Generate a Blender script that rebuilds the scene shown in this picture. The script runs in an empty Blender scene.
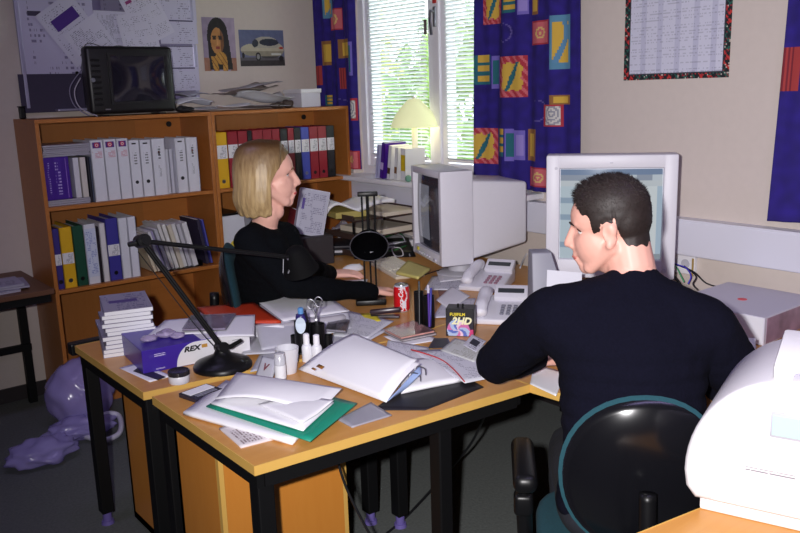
import bpy, bmesh, math, random
import numpy as np
from mathutils import Vector, Matrix, Euler, noise

random.seed(7)
C = bpy.context.scene.collection
PI = math.pi

# ------------------------------------------------------------------ camera
FPX, YAW, PITCH, ROLL, CAMZ = 822.37, 0.9002, 0.2133, -0.0308, 1.62
_f = Vector((math.cos(YAW)*math.cos(PITCH), math.sin(YAW)*math.cos(PITCH), -math.sin(PITCH)))
_r = Vector((math.sin(YAW), -math.cos(YAW), 0)); _u = _r.cross(_f)
_c, _s = math.cos(ROLL), math.sin(ROLL)
RT = _c*_r + _s*_u; UP = -_s*_r + _c*_u; FW = _f
EYE = Vector((0, 0, CAMZ))
cam_d = bpy.data.cameras.new('camera'); cam = bpy.data.objects.new('camera', cam_d); C.objects.link(cam)
cam_d.sensor_width = 36; cam_d.lens = FPX/800*36; cam_d.clip_start = .05; cam_d.clip_end = 200
mw = Matrix((RT, UP, -FW)).transposed().to_4x4(); mw.translation = EYE
cam.matrix_world = mw
bpy.context.scene.camera = cam

# ------------------------------------------------------------------ light and exposure
W = bpy.data.worlds.new('daylight'); bpy.context.scene.world = W; W.use_nodes = True
bg = W.node_tree.nodes['Background']; bg.inputs[0].default_value = (.86, .95, 1, 1); bg.inputs[1].default_value = 4.6
vs = bpy.context.scene.view_settings
vs.view_transform = 'Standard'; vs.look = 'None'; vs.exposure = 0.18; vs.gamma = 1.0
def lamp(name, kind, loc, energy, color=(1, 1, 1), **kw):
    d = bpy.data.lights.new(name, kind); d.energy = energy; d.color = color
    for k, v in kw.items(): setattr(d, k, v)
    o = bpy.data.objects.new(name, d); o.location = loc; C.objects.link(o); return o
# the flash of the camera that took the photograph, a hand's width left of its lens
fl = lamp('camera_flash', 'SPOT', EYE - RT*.11 + UP*.05, 300, (1, .97, .98), spot_size=math.radians(96), spot_blend=1, shadow_soft_size=.025)
fl.rotation_euler = (mw.to_3x3() @ Matrix.Rotation(math.radians(-13), 3, 'Y') @ Matrix.Rotation(math.radians(1), 3, 'X')).to_euler()
# unseen violet lights added at the ceiling to tint the shadows; fixtures follow below
tubes = []  # the added violet fill lights
for i, (x, y) in enumerate(((.6, 2.9), (1.6, .6))):
    t = lamp('violet_fill_light', 'AREA', (x, y, 2.5), 5, (.56, .46, 1), shape='RECTANGLE', size=1.2, size_y=.2)
    tubes.append(t)

# ------------------------------------------------------------------ helpers
def at(px, py, z=None, x=None, y=None, d=None):
    """the place in the room seen at a pixel, on a given plane or at a given depth"""
    v = FW + RT*((px-400)/FPX) - UP*((py-266.5)/FPX)
    if z is not None: t = (z-CAMZ)/v.z
    elif x is not None: t = x/v.x
    elif y is not None: t = y/v.y
    else: t = d
    return EYE + v*t

def lin(c):
    return tuple(((v/255)/12.92 if v/255 <= .04045 else ((v/255+.055)/1.055)**2.4) for v in c)

MATS = {}
def mat(name, rgb, rough=.5, metal=0, var=0, scale=8, bump=0, spec=.5, coat=0, trans=0, alpha=1, emit=0, stretch=None):
    if name in MATS: return MATS[name]
    m = bpy.data.materials.new(name); m.use_nodes = True; MATS[name] = m
    nt = m.node_tree; b = nt.nodes['Principled BSDF']; c = lin(rgb)
    b.inputs['Base Color'].default_value = (*c, 1); b.inputs['Roughness'].default_value = rough
    b.inputs['Metallic'].default_value = metal; b.inputs['Specular IOR Level'].default_value = spec
    b.inputs['Coat Weight'].default_value = coat; b.inputs['Transmission Weight'].default_value = trans
    b.inputs['Alpha'].default_value = alpha
    if emit:
        b.inputs['Emission Color'].default_value = (*c, 1); b.inputs['Emission Strength'].default_value = emit
    if var or bump:
        tc = nt.nodes.new('ShaderNodeTexCoord'); mp = nt.nodes.new('ShaderNodeMapping')
        if stretch: mp.inputs['Scale'].default_value = stretch
        n = nt.nodes.new('ShaderNodeTexNoise'); n.inputs['Scale'].default_value = scale; n.inputs['Detail'].default_value = 6
        nt.links.new(tc.outputs['Object'], mp.inputs[0]); nt.links.new(mp.outputs[0], n.inputs['Vector'])
        if var:
            r = nt.nodes.new('ShaderNodeMixRGB'); r.inputs[1].default_value = (*[v*(1-var) for v in c], 1)
            r.inputs[2].default_value = (*[min(1, v*(1+var)) for v in c], 1)
            nt.links.new(n.outputs[0], r.inputs[0]); nt.links.new(r.outputs[0], b.inputs['Base Color'])
        if bump:
            bp = nt.nodes.new('ShaderNodeBump'); bp.inputs['Strength'].default_value = bump; bp.inputs['Distance'].default_value = .004
            nt.links.new(n.outputs[0], bp.inputs['Height']); nt.links.new(bp.outputs[0], b.inputs['Normal'])
    return m

def wood(name, a, b_, rough=.38, stretch=(1, 14, 14)):
    if name in MATS: return MATS[name]
    m = bpy.data.materials.new(name); m.use_nodes = True; MATS[name] = m
    nt = m.node_tree; b = nt.nodes['Principled BSDF']; b.inputs['Roughness'].default_value = rough
    tc = nt.nodes.new('ShaderNodeTexCoord'); mp = nt.nodes.new('ShaderNodeMapping'); mp.inputs['Scale'].default_value = stretch
    n = nt.nodes.new('ShaderNodeTexNoise'); n.inputs['Scale'].default_value = 3.5; n.inputs['Detail'].default_value = 8; n.inputs['Roughness'].default_value = .65
    r = nt.nodes.new('ShaderNodeMixRGB'); r.inputs[1].default_value = (*lin(a), 1); r.inputs[2].default_value = (*lin(b_), 1)
    nt.links.new(tc.outputs['Object'], mp.inputs[0]); nt.links.new(mp.outputs[0], n.inputs['Vector'])
    nt.links.new(n.outputs[0], r.inputs[0]); nt.links.new(r.outputs[0], b.inputs['Base Color'])
    return m

def printed(name, paper=(232, 232, 238), ink=(70, 70, 85), rows=34, dens=.5, cols=9, rough=.6, head=None):
    """paper with rows of small print, laid out in the sheet's own UVs"""
    if name in MATS: return MATS[name]
    m = bpy.data.materials.new(name); m.use_nodes = True; MATS[name] = m
    nt = m.node_tree; N = nt.nodes.new; L = nt.links.new; b = nt.nodes['Principled BSDF']; b.inputs['Roughness'].default_value = rough
    def M(op, a, b2=None, c=None):
        k = N('ShaderNodeMath'); k.operation = op
        for i, v in enumerate((a, b2, c)):
            if v is None: continue
            if isinstance(v, (int, float)): k.inputs[i].default_value = v
            else: L(v, k.inputs[i])
        return k.outputs[0]
    uv = N('ShaderNodeUVMap'); sp = N('ShaderNodeSeparateXYZ'); L(uv.outputs[0], sp.inputs[0])
    u, v = sp.outputs[0], sp.outputs[1]
    row = M('FLOOR', M('MULTIPLY', v, rows)); fr = M('FRACT', M('MULTIPLY', v, rows))
    line = M('GREATER_THAN', fr, .5)
    cb = N('ShaderNodeCombineXYZ'); L(M('MULTIPLY', u, cols*6), cb.inputs[0]); L(M('MULTIPLY', row, 7.31), cb.inputs[1])
    wn = N('ShaderNodeTexNoise'); wn.inputs['Scale'].default_value = 1; wn.inputs['Detail'].default_value = 2; L(cb.outputs[0], wn.inputs['Vector'])
    word = M('GREATER_THAN', wn.outputs[0], .62-dens*.25)
    cb2 = N('ShaderNodeCombineXYZ'); L(M('MULTIPLY', u, 2.2), cb2.inputs[0]); L(M('MULTIPLY', M('FLOOR', M('MULTIPLY', v, rows/4)), 3.7), cb2.inputs[1])
    bn = N('ShaderNodeTexNoise'); bn.inputs['Scale'].default_value = 1; L(cb2.outputs[0], bn.inputs['Vector'])
    blk = M('GREATER_THAN', bn.outputs[0], .46)
    mar = M('MULTIPLY', M('MULTIPLY', M('GREATER_THAN', u, .09), M('LESS_THAN', u, .91)), M('MULTIPLY', M('GREATER_THAN', v, .06), M('LESS_THAN', v, .94)))
    t = M('MULTIPLY', M('MULTIPLY', line, word), M('MULTIPLY', blk, mar))
    mx = N('ShaderNodeMixRGB'); mx.inputs[1].default_value = (*lin(paper), 1); mx.inputs[2].default_value = (*lin(ink), 1)
    L(M('MULTIPLY', t, .75), mx.inputs[0]); out = mx.outputs[0]
    if head:
        h = M('MULTIPLY', M('GREATER_THAN', v, head[1]), M('MULTIPLY', M('LESS_THAN', v, head[2]), M('MULTIPLY', M('GREATER_THAN', u, head[3]), M('LESS_THAN', u, head[4]))))
        m2 = N('ShaderNodeMixRGB'); L(h, m2.inputs[0]); L(out, m2.inputs[1]); m2.inputs[2].default_value = (*lin(head[0]), 1); out = m2.outputs[0]
    L(out, b.inputs['Base Color'])
    return m

def painted_mat(name='printed_picture', rough=.55, bump=0):
    if name in MATS: return MATS[name]
    m = bpy.data.materials.new(name); m.use_nodes = True; MATS[name] = m
    nt = m.node_tree; b = nt.nodes['Principled BSDF']; b.inputs['Roughness'].default_value = rough
    a = nt.nodes.new('ShaderNodeVertexColor'); a.layer_name = 'print'
    nt.links.new(a.outputs[0], b.inputs['Base Color'])
    return m

class MB:
    def __init__(s): s.bm = bmesh.new(); s.uv = s.bm.loops.layers.uv.new('UVMap')
    def _xf(s, vs_, M): bmesh.ops.transform(s.bm, matrix=M, verts=vs_)
    def box(s, c, d, rot=(0, 0, 0), bev=0, seg=2):
        r = bmesh.ops.create_cube(s.bm, size=1); v = r['verts']
        bmesh.ops.scale(s.bm, vec=d, verts=v)
        if bev:
            e = list({e for q in v for e in q.link_edges})
            o = bmesh.ops.bevel(s.bm, geom=e, offset=min(bev, min(d)*.49), segments=seg, affect='EDGES', profile=.5)
            v = list({q for f in o['faces'] for q in f.verts} | {q for q in v if q.is_valid})
        s._xf(v, Matrix.Translation(c) @ Euler(rot).to_matrix().to_4x4()); return s
    def span(s, a, b, **k):
        return s.box([(a[i]+b[i])/2 for i in range(3)], [abs(b[i]-a[i]) for i in range(3)], **k)
    def cyl(s, p0, p1, r0, r1=None, seg=18, caps=True):
        p0, p1 = Vector(p0), Vector(p1); r1 = r0 if r1 is None else r1
        d = p1-p0; l = max(d.length, 1e-6)
        r = bmesh.ops.create_cone(s.bm, cap_ends=caps, segments=seg, radius1=max(r0, 1e-5), radius2=max(r1, 1e-5), depth=l)
        s._xf(r['verts'], Matrix.Translation((p0+p1)/2) @ d.to_track_quat('Z', 'Y').to_matrix().to_4x4()); return s
    def tube(s, pts, r, seg=8, smooth=True):
        pts = [Vector(p) for p in pts]
        if smooth and len(pts) > 2: pts = catmull(pts)
        n = len(pts); rings = []; up = Vector((0, 0, 1))
        for i, p in enumerate(pts):
            t = (pts[min(i+1, n-1)]-pts[max(i-1, 0)]).normalized()
            a = t.cross(up)
            if a.length < 1e-3: a = t.cross(Vector((1, 0, 0)))
            a.normalize(); b = a.cross(t).normalized(); up = b
            rr = r if not callable(r) else r(i/(n-1))
            rings.append([s.bm.verts.new(p + (a*math.cos(k*2*PI/seg) + b*math.sin(k*2*PI/seg))*rr) for k in range(seg)])
        for i in range(n-1):
            for k in range(seg):
                s.bm.faces.new((rings[i][k], rings[i][(k+1) % seg], rings[i+1][(k+1) % seg], rings[i+1][k]))
        s.bm.faces.new(rings[0][::-1]); s.bm.faces.new(rings[-1]); return s
    def prism(s, poly, z0, z1, M=None, bev=0):
        lo = [s.bm.verts.new((x, y, z0)) for x, y in poly]; hi = [s.bm.verts.new((x, y, z1)) for x, y in poly]
        n = len(poly); fs = [s.bm.faces.new(lo[::-1]), s.bm.faces.new(hi)]
        for i in range(n): fs.append(s.bm.faces.new((lo[i], lo[(i+1) % n], hi[(i+1) % n], hi[i])))
        v = lo+hi
        bmesh.ops.recalc_face_normals(s.bm, faces=fs)
        if bev:
            e = list({e for f in fs[:2] for e in f.edges})
            o = bmesh.ops.bevel(s.bm, geom=e, offset=bev, segments=3, affect='EDGES', profile=.5)
            v = list({q for f in o['faces'] for q in f.verts} | {q for q in v if q.is_valid} | {q for f in fs if f.is_valid for q in f.verts})
        if M is not None: s._xf(v, M)
        return s
    def lathe(s, prof, seg=28, M=None):
        rings = []
        for r, z in prof:
            rings.append([s.bm.verts.new((max(r, 1e-4)*math.cos(k*2*PI/seg), max(r, 1e-4)*math.sin(k*2*PI/seg), z)) for k in range(seg)])
        for i in range(len(rings)-1):
            for k in range(seg): s.bm.faces.new((rings[i][k], rings[i][(k+1) % seg], rings[i+1][(k+1) % seg], rings[i+1][k]))
        if prof[0][0] > .0002: s.bm.faces.new(rings[0][::-1])
        if prof[-1][0] > .0002: s.bm.faces.new(rings[-1])
        if M is not None: s._xf([v for r in rings for v in r], M)
        return s
    def ball(s, c, r, sub=3, rot=(0, 0, 0)):
        o = bmesh.ops.create_icosphere(s.bm, subdivisions=sub, radius=1)
        r = (r, r, r) if isinstance(r, (int, float)) else r
        s._xf(o['verts'], Matrix.Translation(c) @ Euler(rot).to_matrix().to_4x4() @ Matrix.Diagonal((*r, 1))); return s
    def cap(s, p0, p1, r0, r1=None, sub=2):
        r1 = r0 if r1 is None else r1
        s.ball(p0, r0, sub); s.ball(p1, r1, sub)
        if (Vector(p1)-Vector(p0)).length > 1e-4: s.cyl(p0, p1, r0, r1, seg=16)
        return s
    def grid(s, w, h, nx, ny, fn=None, both=False):
        """sheet centred on 0 in XY with UVs, fn(u, v) -> (dx, dy, dz)"""
        V = [[None]*(nx+1) for _ in range(ny+1)]
        for j in range(ny+1):
            for i in range(nx+1):
                u, v = i/nx, j/ny; p = Vector(((u-.5)*w, (v-.5)*h, 0))
                if fn: p += Vector(fn(u, v))
                V[j][i] = s.bm.verts.new(p)
        for j in range(ny):
            for i in range(nx):
                f = s.bm.faces.new((V[j][i], V[j][i+1], V[j+1][i+1], V[j+1][i]))
                for lp, (a, b) in zip(f.loops, ((i, j), (i+1, j), (i+1, j+1), (i, j+1))): lp[s.uv].uv = (a/nx, b/ny)
        return s
    def build(s, name, m, parent=None, loc=(0, 0, 0), rot=(0, 0, 0), smooth=False, M=None):
        if M is not None: bmesh.ops.transform(s.bm, matrix=M, verts=s.bm.verts[:])
        me = bpy.data.meshes.new(name); s.bm.normal_update(); s.bm.to_mesh(me); s.bm.free()
        for mm in (m if isinstance(m, (list, tuple)) else [m]): me.materials.append(mm)
        if smooth:
            for p in me.polygons: p.use_smooth = True
            if smooth == 'auto': me.set_sharp_from_angle(angle=math.radians(38))
        o = bpy.data.objects.new(name, me); C.objects.link(o); o.location = loc; o.rotation_euler = rot
        if parent is not None: o.parent = parent
        return o

def catmull(P, k=6):
    out = []
    for i in range(len(P)-1):
        a, b, c, d = P[max(i-1, 0)], P[i], P[i+1], P[min(i+2, len(P)-1)]
        for j in range(k):
            t = j/k
            out.append(.5*((2*b) + (c-a)*t + (2*a-5*b+4*c-d)*t*t + (3*b-a-3*c+d)*t**3))
    return out + [P[-1]]

def tag(o, label, cat, group=None, kind=None):
    o['label'] = label; o['category'] = cat
    if group: o['group'] = group
    if kind: o['kind'] = kind
    return o
def thing(name, label, cat, loc=(0, 0, 0), rz=0, group=None):
    o = bpy.data.objects.new(name, None); o.empty_display_size = .05; C.objects.link(o)
    o.location = loc; o.rotation_euler = (0, 0, rz); return tag(o, label, cat, group)
def struct(o): o['kind'] = 'structure'; return o
def text(body, size, m, parent, loc, rot=(0, 0, 0), name='lettering', sx=1, bold=0, align='CENTER', shear=0):
    cu = bpy.data.curves.new(name, 'FONT'); cu.body = body; cu.size = size; cu.align_x = align; cu.align_y = 'CENTER'
    cu.extrude = .0004; cu.offset = bold; cu.shear = shear; cu.materials.append(m); cu.resolution_u = 3
    o = bpy.data.objects.new(name, cu); C.objects.link(o); o.location = loc; o.rotation_euler = rot; o.scale = (sx, 1, 1); o.parent = parent
    return o
def paint(o, fn):
    """printed picture: fn(u, v) -> sRGB per face, kept as a colour attribute"""
    me = o.data; ca = me.color_attributes.new('print', 'FLOAT_COLOR', 'CORNER'); uvl = me.uv_layers[0].data
    for p in me.polygons:
        u = sum(uvl[i].uv[0] for i in p.loop_indices)/p.loop_total; v = sum(uvl[i].uv[1] for i in p.loop_indices)/p.loop_total
        c = lin(fn(u, v))
        for i in p.loop_indices: ca.data[i].color = (*c, 1)
    return o
def solid(o, t, off=-1):
    md = o.modifiers.new('thickness', 'SOLIDIFY'); md.thickness = t; md.offset = off; return o
def patch(name, cs, m, bulge=0, n=10, t=.0008, parent=None, fn=None):
    """a sheet through four corner points (bottom left, bottom right, top right, top left)"""
    cs = [Vector(c) for c in cs]; o0 = sum(cs, Vector())/4; mb = MB()
    V = [[None]*(n+1) for _ in range(n+1)]
    for j in range(n+1):
        for i in range(n+1):
            u, v = i/n, j/n
            p = (cs[0]*(1-u)+cs[1]*u)*(1-v) + (cs[3]*(1-u)+cs[2]*u)*v - o0
            p.z += bulge*16*u*(1-u)*v*(1-v)
            if fn: p += Vector(fn(u, v))
            V[j][i] = mb.bm.verts.new(p)
    for j in range(n):
        for i in range(n):
            f = mb.bm.faces.new((V[j][i], V[j][i+1], V[j+1][i+1], V[j+1][i]))
            for lp, (a, b) in zip(f.loops, ((i, j), (i+1, j), (i+1, j+1), (i, j+1))): lp[mb.uv].uv = (a/n, b/n)
    o = mb.build(name, m, parent, loc=o0, smooth=True)
    solid(o, t, -1 if (cs[1]-cs[0]).cross(cs[3]-cs[0]).z > 0 else 1)
    return o
def pix(*cs, z=.72): return [at(c[0], c[1], z=(c[2] if len(c) > 2 else z)) for c in cs]
# ------------------------------------------------------------------ the room
XR, YB, XL, YF, ZC = 3.10, 4.70, -2.2, -1.5, 2.62
m_wall = mat('painted_wall', (212, 200, 192), .85, var=.04, scale=30, bump=.12)
m_floor = mat('carpet_tiles', (96, 100, 98), .95, var=.35, scale=90, bump=.6)
m_white = mat('white_gloss_paint', (238, 236, 242), .4)
m_black = mat('black_plastic', (14, 14, 16), .38, spec=.35)
m_blackm = mat('black_matt', (10, 10, 12), .6, spec=.25)
struct(MB().span((XL, YF, -.1), (XR+.3, YB+.2, 0)).build('floor', m_floor))
struct(MB().span((XL, YF, ZC), (XR+.3, YB+.2, ZC+.1)).build('ceiling', mat('ceiling_paint', (150, 146, 152), .9)))
struct(MB().span((XL, YB, 0), (XR, YB+.2, ZC)).build('wall_back', m_wall))
struct(MB().span((XL-.15, YF, 0), (XL, YB+.2, ZC)).build('wall_left', mat('far_wall_paint', (120, 112, 112), .9)))
struct(MB().span((XL, YF-.15, 0), (XR+.3, YF, ZC)).build('wall_front', mat('far_wall_paint', (120, 112, 112), .9)))
WY0, WY1, WZ0, WZ1 = 2.82, 4.36, 1.085, 2.42
mb = MB()
mb.span((XR, YF, 0), (XR+.25, WY0, ZC)); mb.span((XR, WY1, 0), (XR+.25, YB+.2, ZC))
mb.span((XR, WY0, 0), (XR+.25, WY1, WZ0)); mb.span((XR, WY0, WZ1), (XR+.25, WY1, ZC))
struct(mb.build('wall_right', m_wall))
struct(MB().span((XL, YB-.015, 0), (XR, YB, .08)).build('baseboard_back', mat('dark_skirting', (48, 42, 44), .5)))
struct(MB().span((XR-.015, YF, 0), (XR, YB, .08)).build('baseboard_right', MATS['dark_skirting']))
# cable duct along the window wall
mb = MB(); mb.box((XR-.03, (YF+YB)/2, .97), (.06, YB-YF, .15), bev=.006)
mb.box((XR-.031, (YF+YB)/2, 1.047), (.064, YB-YF, .006))
o = struct(mb.build('trim_1', mat('duct_white', (222, 222, 234), .4)))
# window board
struct(MB().box((XR+.01, (WY0+WY1)/2, 1.075), (.27, WY1-WY0+.16, .03), bev=.008).build('trim_2', m_white))
# window
win = bpy.data.objects.new('window_1', None); C.objects.link(win); win.location = (XR+.13, WY0, WZ0); win['kind'] = 'structure'
ww, wh = WY1-WY0, WZ1-WZ0
fr = MB(); t = .055
fr.span((-.05, 0, 0), (.05, t, wh)); fr.span((-.05, ww-t, 0), (.05, ww, wh)); fr.span((-.05, t, 0), (.05, ww-t, t)); fr.span((-.05, t, wh-t), (.05, ww-t, wh))
fr.build('window_frame', m_white, win)
ym = at(438, 60, x=XR+.1).y-WY0
fr = MB(); fr.span((-.05, ym-.03, t), (.05, ym+.03, wh-t), bev=.004); fr.build('mullion', m_white, win)
m_glass = mat('window_glass', (255, 255, 255), .02, trans=1, alpha=.12)
for a, b in ((t, ym-.03), (ym+.03, ww-t)):
    s = MB(); q = .05
    s.span((-.035, a, t), (.035, a+q, wh-t), bev=.006); s.span((-.035, b-q, t), (.035, b, wh-t), bev=.006)
    s.span((-.035, a+q, t), (.035, b-q, t+q), bev=.006); s.span((-.035, a+q, wh-t-q), (.035, b-q, wh-t), bev=.006)
    sa = s.build('sash', m_white, win)
    MB().span((.012, a+q, t+q), (.016, b-q, wh-t-q)).build('pane', m_glass, sa)
hz = at(440, 16, x=XR+.08).z-WZ0
h = MB(); h.box((-.055, ym-.005, hz), (.012, .022, .11), bev=.004); h.tube([(-.06, ym-.005, hz+.03), (-.085, ym-.005, hz+.03), (-.09, ym-.005, hz-.02), (-.085, ym-.01, hz-.1)], .008)
h.build('window_handle', mat('steel', (150, 150, 158), .3, metal=1), win, smooth='auto')
MB().box((-.053, ym-.004, hz+.085), (.006, .03, .026), bev=.002).build('safety_tag', mat('tag_red', (196, 52, 48), .4), win)
h = MB(); h.cyl((-.056, ym+.075, hz-.09), (-.056, ym+.075, hz-.01), .009); h.build('hinge', mat('hinge_brown', (80, 62, 60), .4), win)
# venetian blinds, one hung in each sash
def blind(y0, y1, label):
    root = thing('window_blind', label, 'blind', (XR+.085, (y0+y1)/2, WZ1-.1), 0, 'venetian blinds in the window')
    L = y1-y0; H = WZ1-.1-(WZ0+.12)
    MB().box((0, 0, 0), (.03, L, .03), bev=.004).build('headrail', m_white, root)
    s = MB(); n = int(H/.0215)
    for i in range(n):
        s.box((0, 0, -.03-i*.0215), (.025, L, .0012), rot=(0, .55, 0))
    s.build('slats', mat('blind_white', (236, 238, 240), .5), root)
    MB().box((0, 0, -H), (.026, L, .014), bev=.003).build('bottom_rail', m_white, root)
    k = MB()
    for q in (-.38, 0, .38): k.cyl((0, q*L, 0), (0, q*L, -H), .0012, seg=6)
    k.build('cord', m_white, root)
blind(WY0+t+.052, WY0+ym-.082, 'white venetian blind in the right sash beside the wide patterned curtain')
blind(WY0+ym+.082, WY1-t-.052, 'white venetian blind in the left sash behind the table lamp')
# outside
struct(MB().span((XR+.3, -25, -3.1), (40, 40, -3)).build('ground', mat('lawn', (96, 128, 60), .9, var=.3, scale=2)))
m_leaf = [mat('foliage_%s' % n, c, .8, var=.6, scale=5, bump=1) for n, c in (('lime', (196, 206, 110)), ('green', (120, 158, 84)), ('yellow', (214, 204, 120)))]
def tree(loc, r, mi, label, seed):
    rnd = random.Random(seed); root = thing('garden_tree', label, 'tree', loc, 0, 'trees outside the window')
    MB().cyl((0, 0, 0), (0, 0, r*2), .18, .09, seg=10).build('trunk', mat('bark', (86, 70, 56), .9, bump=.5), root)
    f = MB()
    for i in range(1500):
        d = Vector((rnd.gauss(0, 1), rnd.gauss(0, 1), rnd.gauss(0, 1))).normalized()*r*rnd.uniform(.6, 1.05)
        d.z = d.z*1.25+r*2.2
        s_ = rnd.uniform(.12, .26); e = Euler((rnd.uniform(0, 6), rnd.uniform(0, 6), rnd.uniform(0, 6))).to_matrix()
        vs_ = [f.bm.verts.new(d+e @ Vector(p)*s_) for p in ((-1, 0, 0), (0, -.5, .1), (1, 0, 0), (0, .5, .1))]
        f.bm.faces.new(vs_)
    f.build('crown', m_leaf[mi], root)
tree((9.5, 9.6, -3), 1.7, 1, 'green tree outside seen through the middle of the left blind', 1)
tree((9.3, 14.2, -3), 1.9, 0, 'lime green tree outside farthest left through the blind', 2)
tree((13.2, 9.0, -3), 1.6, 2, 'yellowing tree outside behind the right sash blind', 3)
# made-up fixtures, out of view, that carry the added violet fill
for i, tl in enumerate(tubes):
    root = thing('added_fill_fixture', ('added fill light fixture over the two joined desks', 'added fill light fixture over the printer table')[i], 'light', (tl.location.x, tl.location.y, ZC), 0, 'added fill lights at the ceiling')
    MB().box((0, 0, -.03), (1.3, .26, .06), bev=.01).build('housing', m_white, root)
    tl.parent = root; tl.location = (0, 0, -.075)
    MB().box((0, 0, -.062), (1.22, .2, .008)).build('diffuser', mat('fill_glow_panel', (225, 220, 255), .5, emit=1.2), root)  # glowing panel of the added fill fixture

# curtains
NAVY = (40, 26, 118)
def curtain(name, label, y0, y1, z0, z1, xc, motifs, flare=0, nf=5, seed=0, amp=.022):
    nx, ny = 96, 190; w, h = y1-y0, z1-z0
    def fn(u, v):
        a = amp*(1-.35*v)
        return (0, 0, a*math.sin(u*nf*2*PI+seed+.7*math.sin(v*3+u*4)) + .5*a*math.sin(u*nf*4.3*PI+seed*2))
    mb = MB(); mb.grid(w, h, nx, ny, fn)
    # local sheet x -> -Y (left to right as seen from the room), y -> Z, z -> -X
    for v in mb.bm.verts:
        x, y, z = v.co; k = 1+flare*(.5-y/h)
        v.co = (-z, -x*k, y)
    o = mb.build(name, painted_mat('curtain_print', .9), loc=(xc, (y0+y1)/2, (z0+z1)/2), smooth=True)
    def col(u, v):
        yy = (1-v)*h*100; xx = u*w*100          # cm from the top left
        base = NAVY
        for (mx, my, mw_, mh, kind) in motifs:
            if mx <= xx < mx+mw_ and my <= yy < my+mh:
                return motif(kind, (xx-mx)/mw_, (yy-my)/mh)
        n = noise.noise(Vector((xx*.25, yy*.25, seed)))
        for (qx, qy, r) in ((w*30, h*45, 5), (w*62, h*72, 6)):
            d = math.hypot(xx-qx, (yy-qy)*1.2)
            if abs(d-r) < .35 and xx > qx-2: return (96, 84, 150)
        return tuple(max(0, c*(1+.18*n)) for c in base)
    paint(o, col); solid(o, .002, 0)
    return tag(o, label, 'curtain', 'patterned curtains on the window wall')
TEAL, YEL, PINK, LIL, RED = (38, 104, 116), (212, 172, 70), (206, 104, 112), (118, 104, 190), (176, 52, 66)
def motif(k, a, b):
    e = min(a, 1-a, b, 1-b)
    if k == 'leaf':      # yellow panel in a red frame with a teal leaf
        if e < .16 + .03*math.sin(20*(a+b)): return PINK if math.sin(26*(a-b)) > .2 else RED
        return TEAL if abs((a-.5)+(b-.5)*.55) < .10*(1-abs(b-.5)*1.6) else YEL
    if k == 'bars':
        return YEL if (b*3) % 1 < .62 and .2 < a < .95 else TEAL
    if k == 'teal': return LIL if e < .12 else TEAL
    if k == 'lil': return (150, 134, 205) if e > .15 else LIL
    if k == 'yel': return YEL if e > .15 else (150, 104, 60)
    if k == 'pink':
        d = math.hypot(a-.5, b-.5); return (222, 190, 120) if .16 < d < .25 or d < .07 else (PINK if e > .06 else RED)
    if k == 'tall':
        if e < .12: return (90, 140, 170)
        return (92, 140, 176) if abs((a-.5)-math.sin(b*5)*.25) < .13 else YEL
    if k == 'lace':
        d = math.hypot(a-.5, b-.42); return RED if e < .1 else ((210, 206, 200) if math.sin(d*38) > 0 else (150, 150, 160))
    if k == 'red': return (168, 60, 60) if (a*4) % 1 > .2 else (120, 36, 48)
    return YEL
def cm(px, py, y1, z1, xc):
    p = at(px, py, x=xc); return (y1-p.y)*100, (z1-p.z)*100
def motifs(list_, y1, z1, xc):
    out = []
    for x0, y0, x1, y1_, k in list_:
        a = cm(x0, y0, y1, z1, xc); b = cm(x1, y1_, y1, z1, xc)
        out.append((a[0], a[1], b[0]-a[0], b[1]-a[1], k))
    return out
XC = 3.045
ML = [(484, -10, 501, 23, 'leaf'), (503, -10, 517, 12, 'bars'), (519, -8, 527, 14, 'lil'), (530, -10, 538, 14, 'yel'),
      (530, 22, 550, 44, 'pink'), (551, 16, 568, 69, 'tall'), (478, 56, 491, 85, 'bars'), (492, 56, 500, 88, 'teal'), (501, 57, 526, 97, 'leaf'),
      (551, 95, 567, 104, 'yel'), (544, 104, 560, 127, 'lace'), (474, 128, 498, 165, 'leaf'), (499, 128, 507, 156, 'bars'), (508, 129, 515, 161, 'teal'), (515, 130, 524, 161, 'lil'),
      (526, 129, 536, 161, 'yel'), (528, 167, 549, 188, 'pink'), (504, -60, 530, -25, 'leaf'), (545, -70, 560, -30, 'tall')]
ya, yb = at(577, 150, x=XC).y, at(479, 60, x=XC).y
curtain('window_curtain', 'wide navy curtain with bright square motifs right of the window', ya, yb+.01, at(525, 190, x=XC).z, 2.5, XC, motifs(ML, yb+.01, 2.5, XC), flare=.06, nf=3, seed=1, amp=.014)
ya2, yb2 = at(358, 130, x=XC).y, at(314, 60, x=XC).y
ML2 = [(323, -5, 333, 17, 'tall'), (331, 9, 341, 30, 'pink'), (322, 41, 333, 65, 'yel'), (339, 40, 350, 58, 'yel'), (347, 42, 354, 76, 'teal'), (315, 66, 324, 85, 'red'), (340, 68, 344, 89, 'red'),
       (325, 95, 335, 106, 'bars'), (350, 98, 357, 120, 'lace'), (348, 150, 359, 169, 'pink')]
curtain('window_curtain', 'narrow navy curtain between bookcase and window', ya2, min(yb2, 4.67), at(356, 169, x=XC).z, 2.5, XC, motifs(ML2, min(yb2, 4.67), 2.5, XC), flare=.02, nf=3, seed=4, amp=.018)
yc = at(786, 100, x=XC).y
MR = [(790, 48, 802, 90, 'red')]
curtain('window_curtain', 'navy curtain at the right edge beyond the year planner', yc-.62, yc, at(772, 221, x=XC).z, 2.5, XC, motifs(MR, yc, 2.5, XC), flare=.12, nf=3, seed=2, amp=.02)
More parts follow.
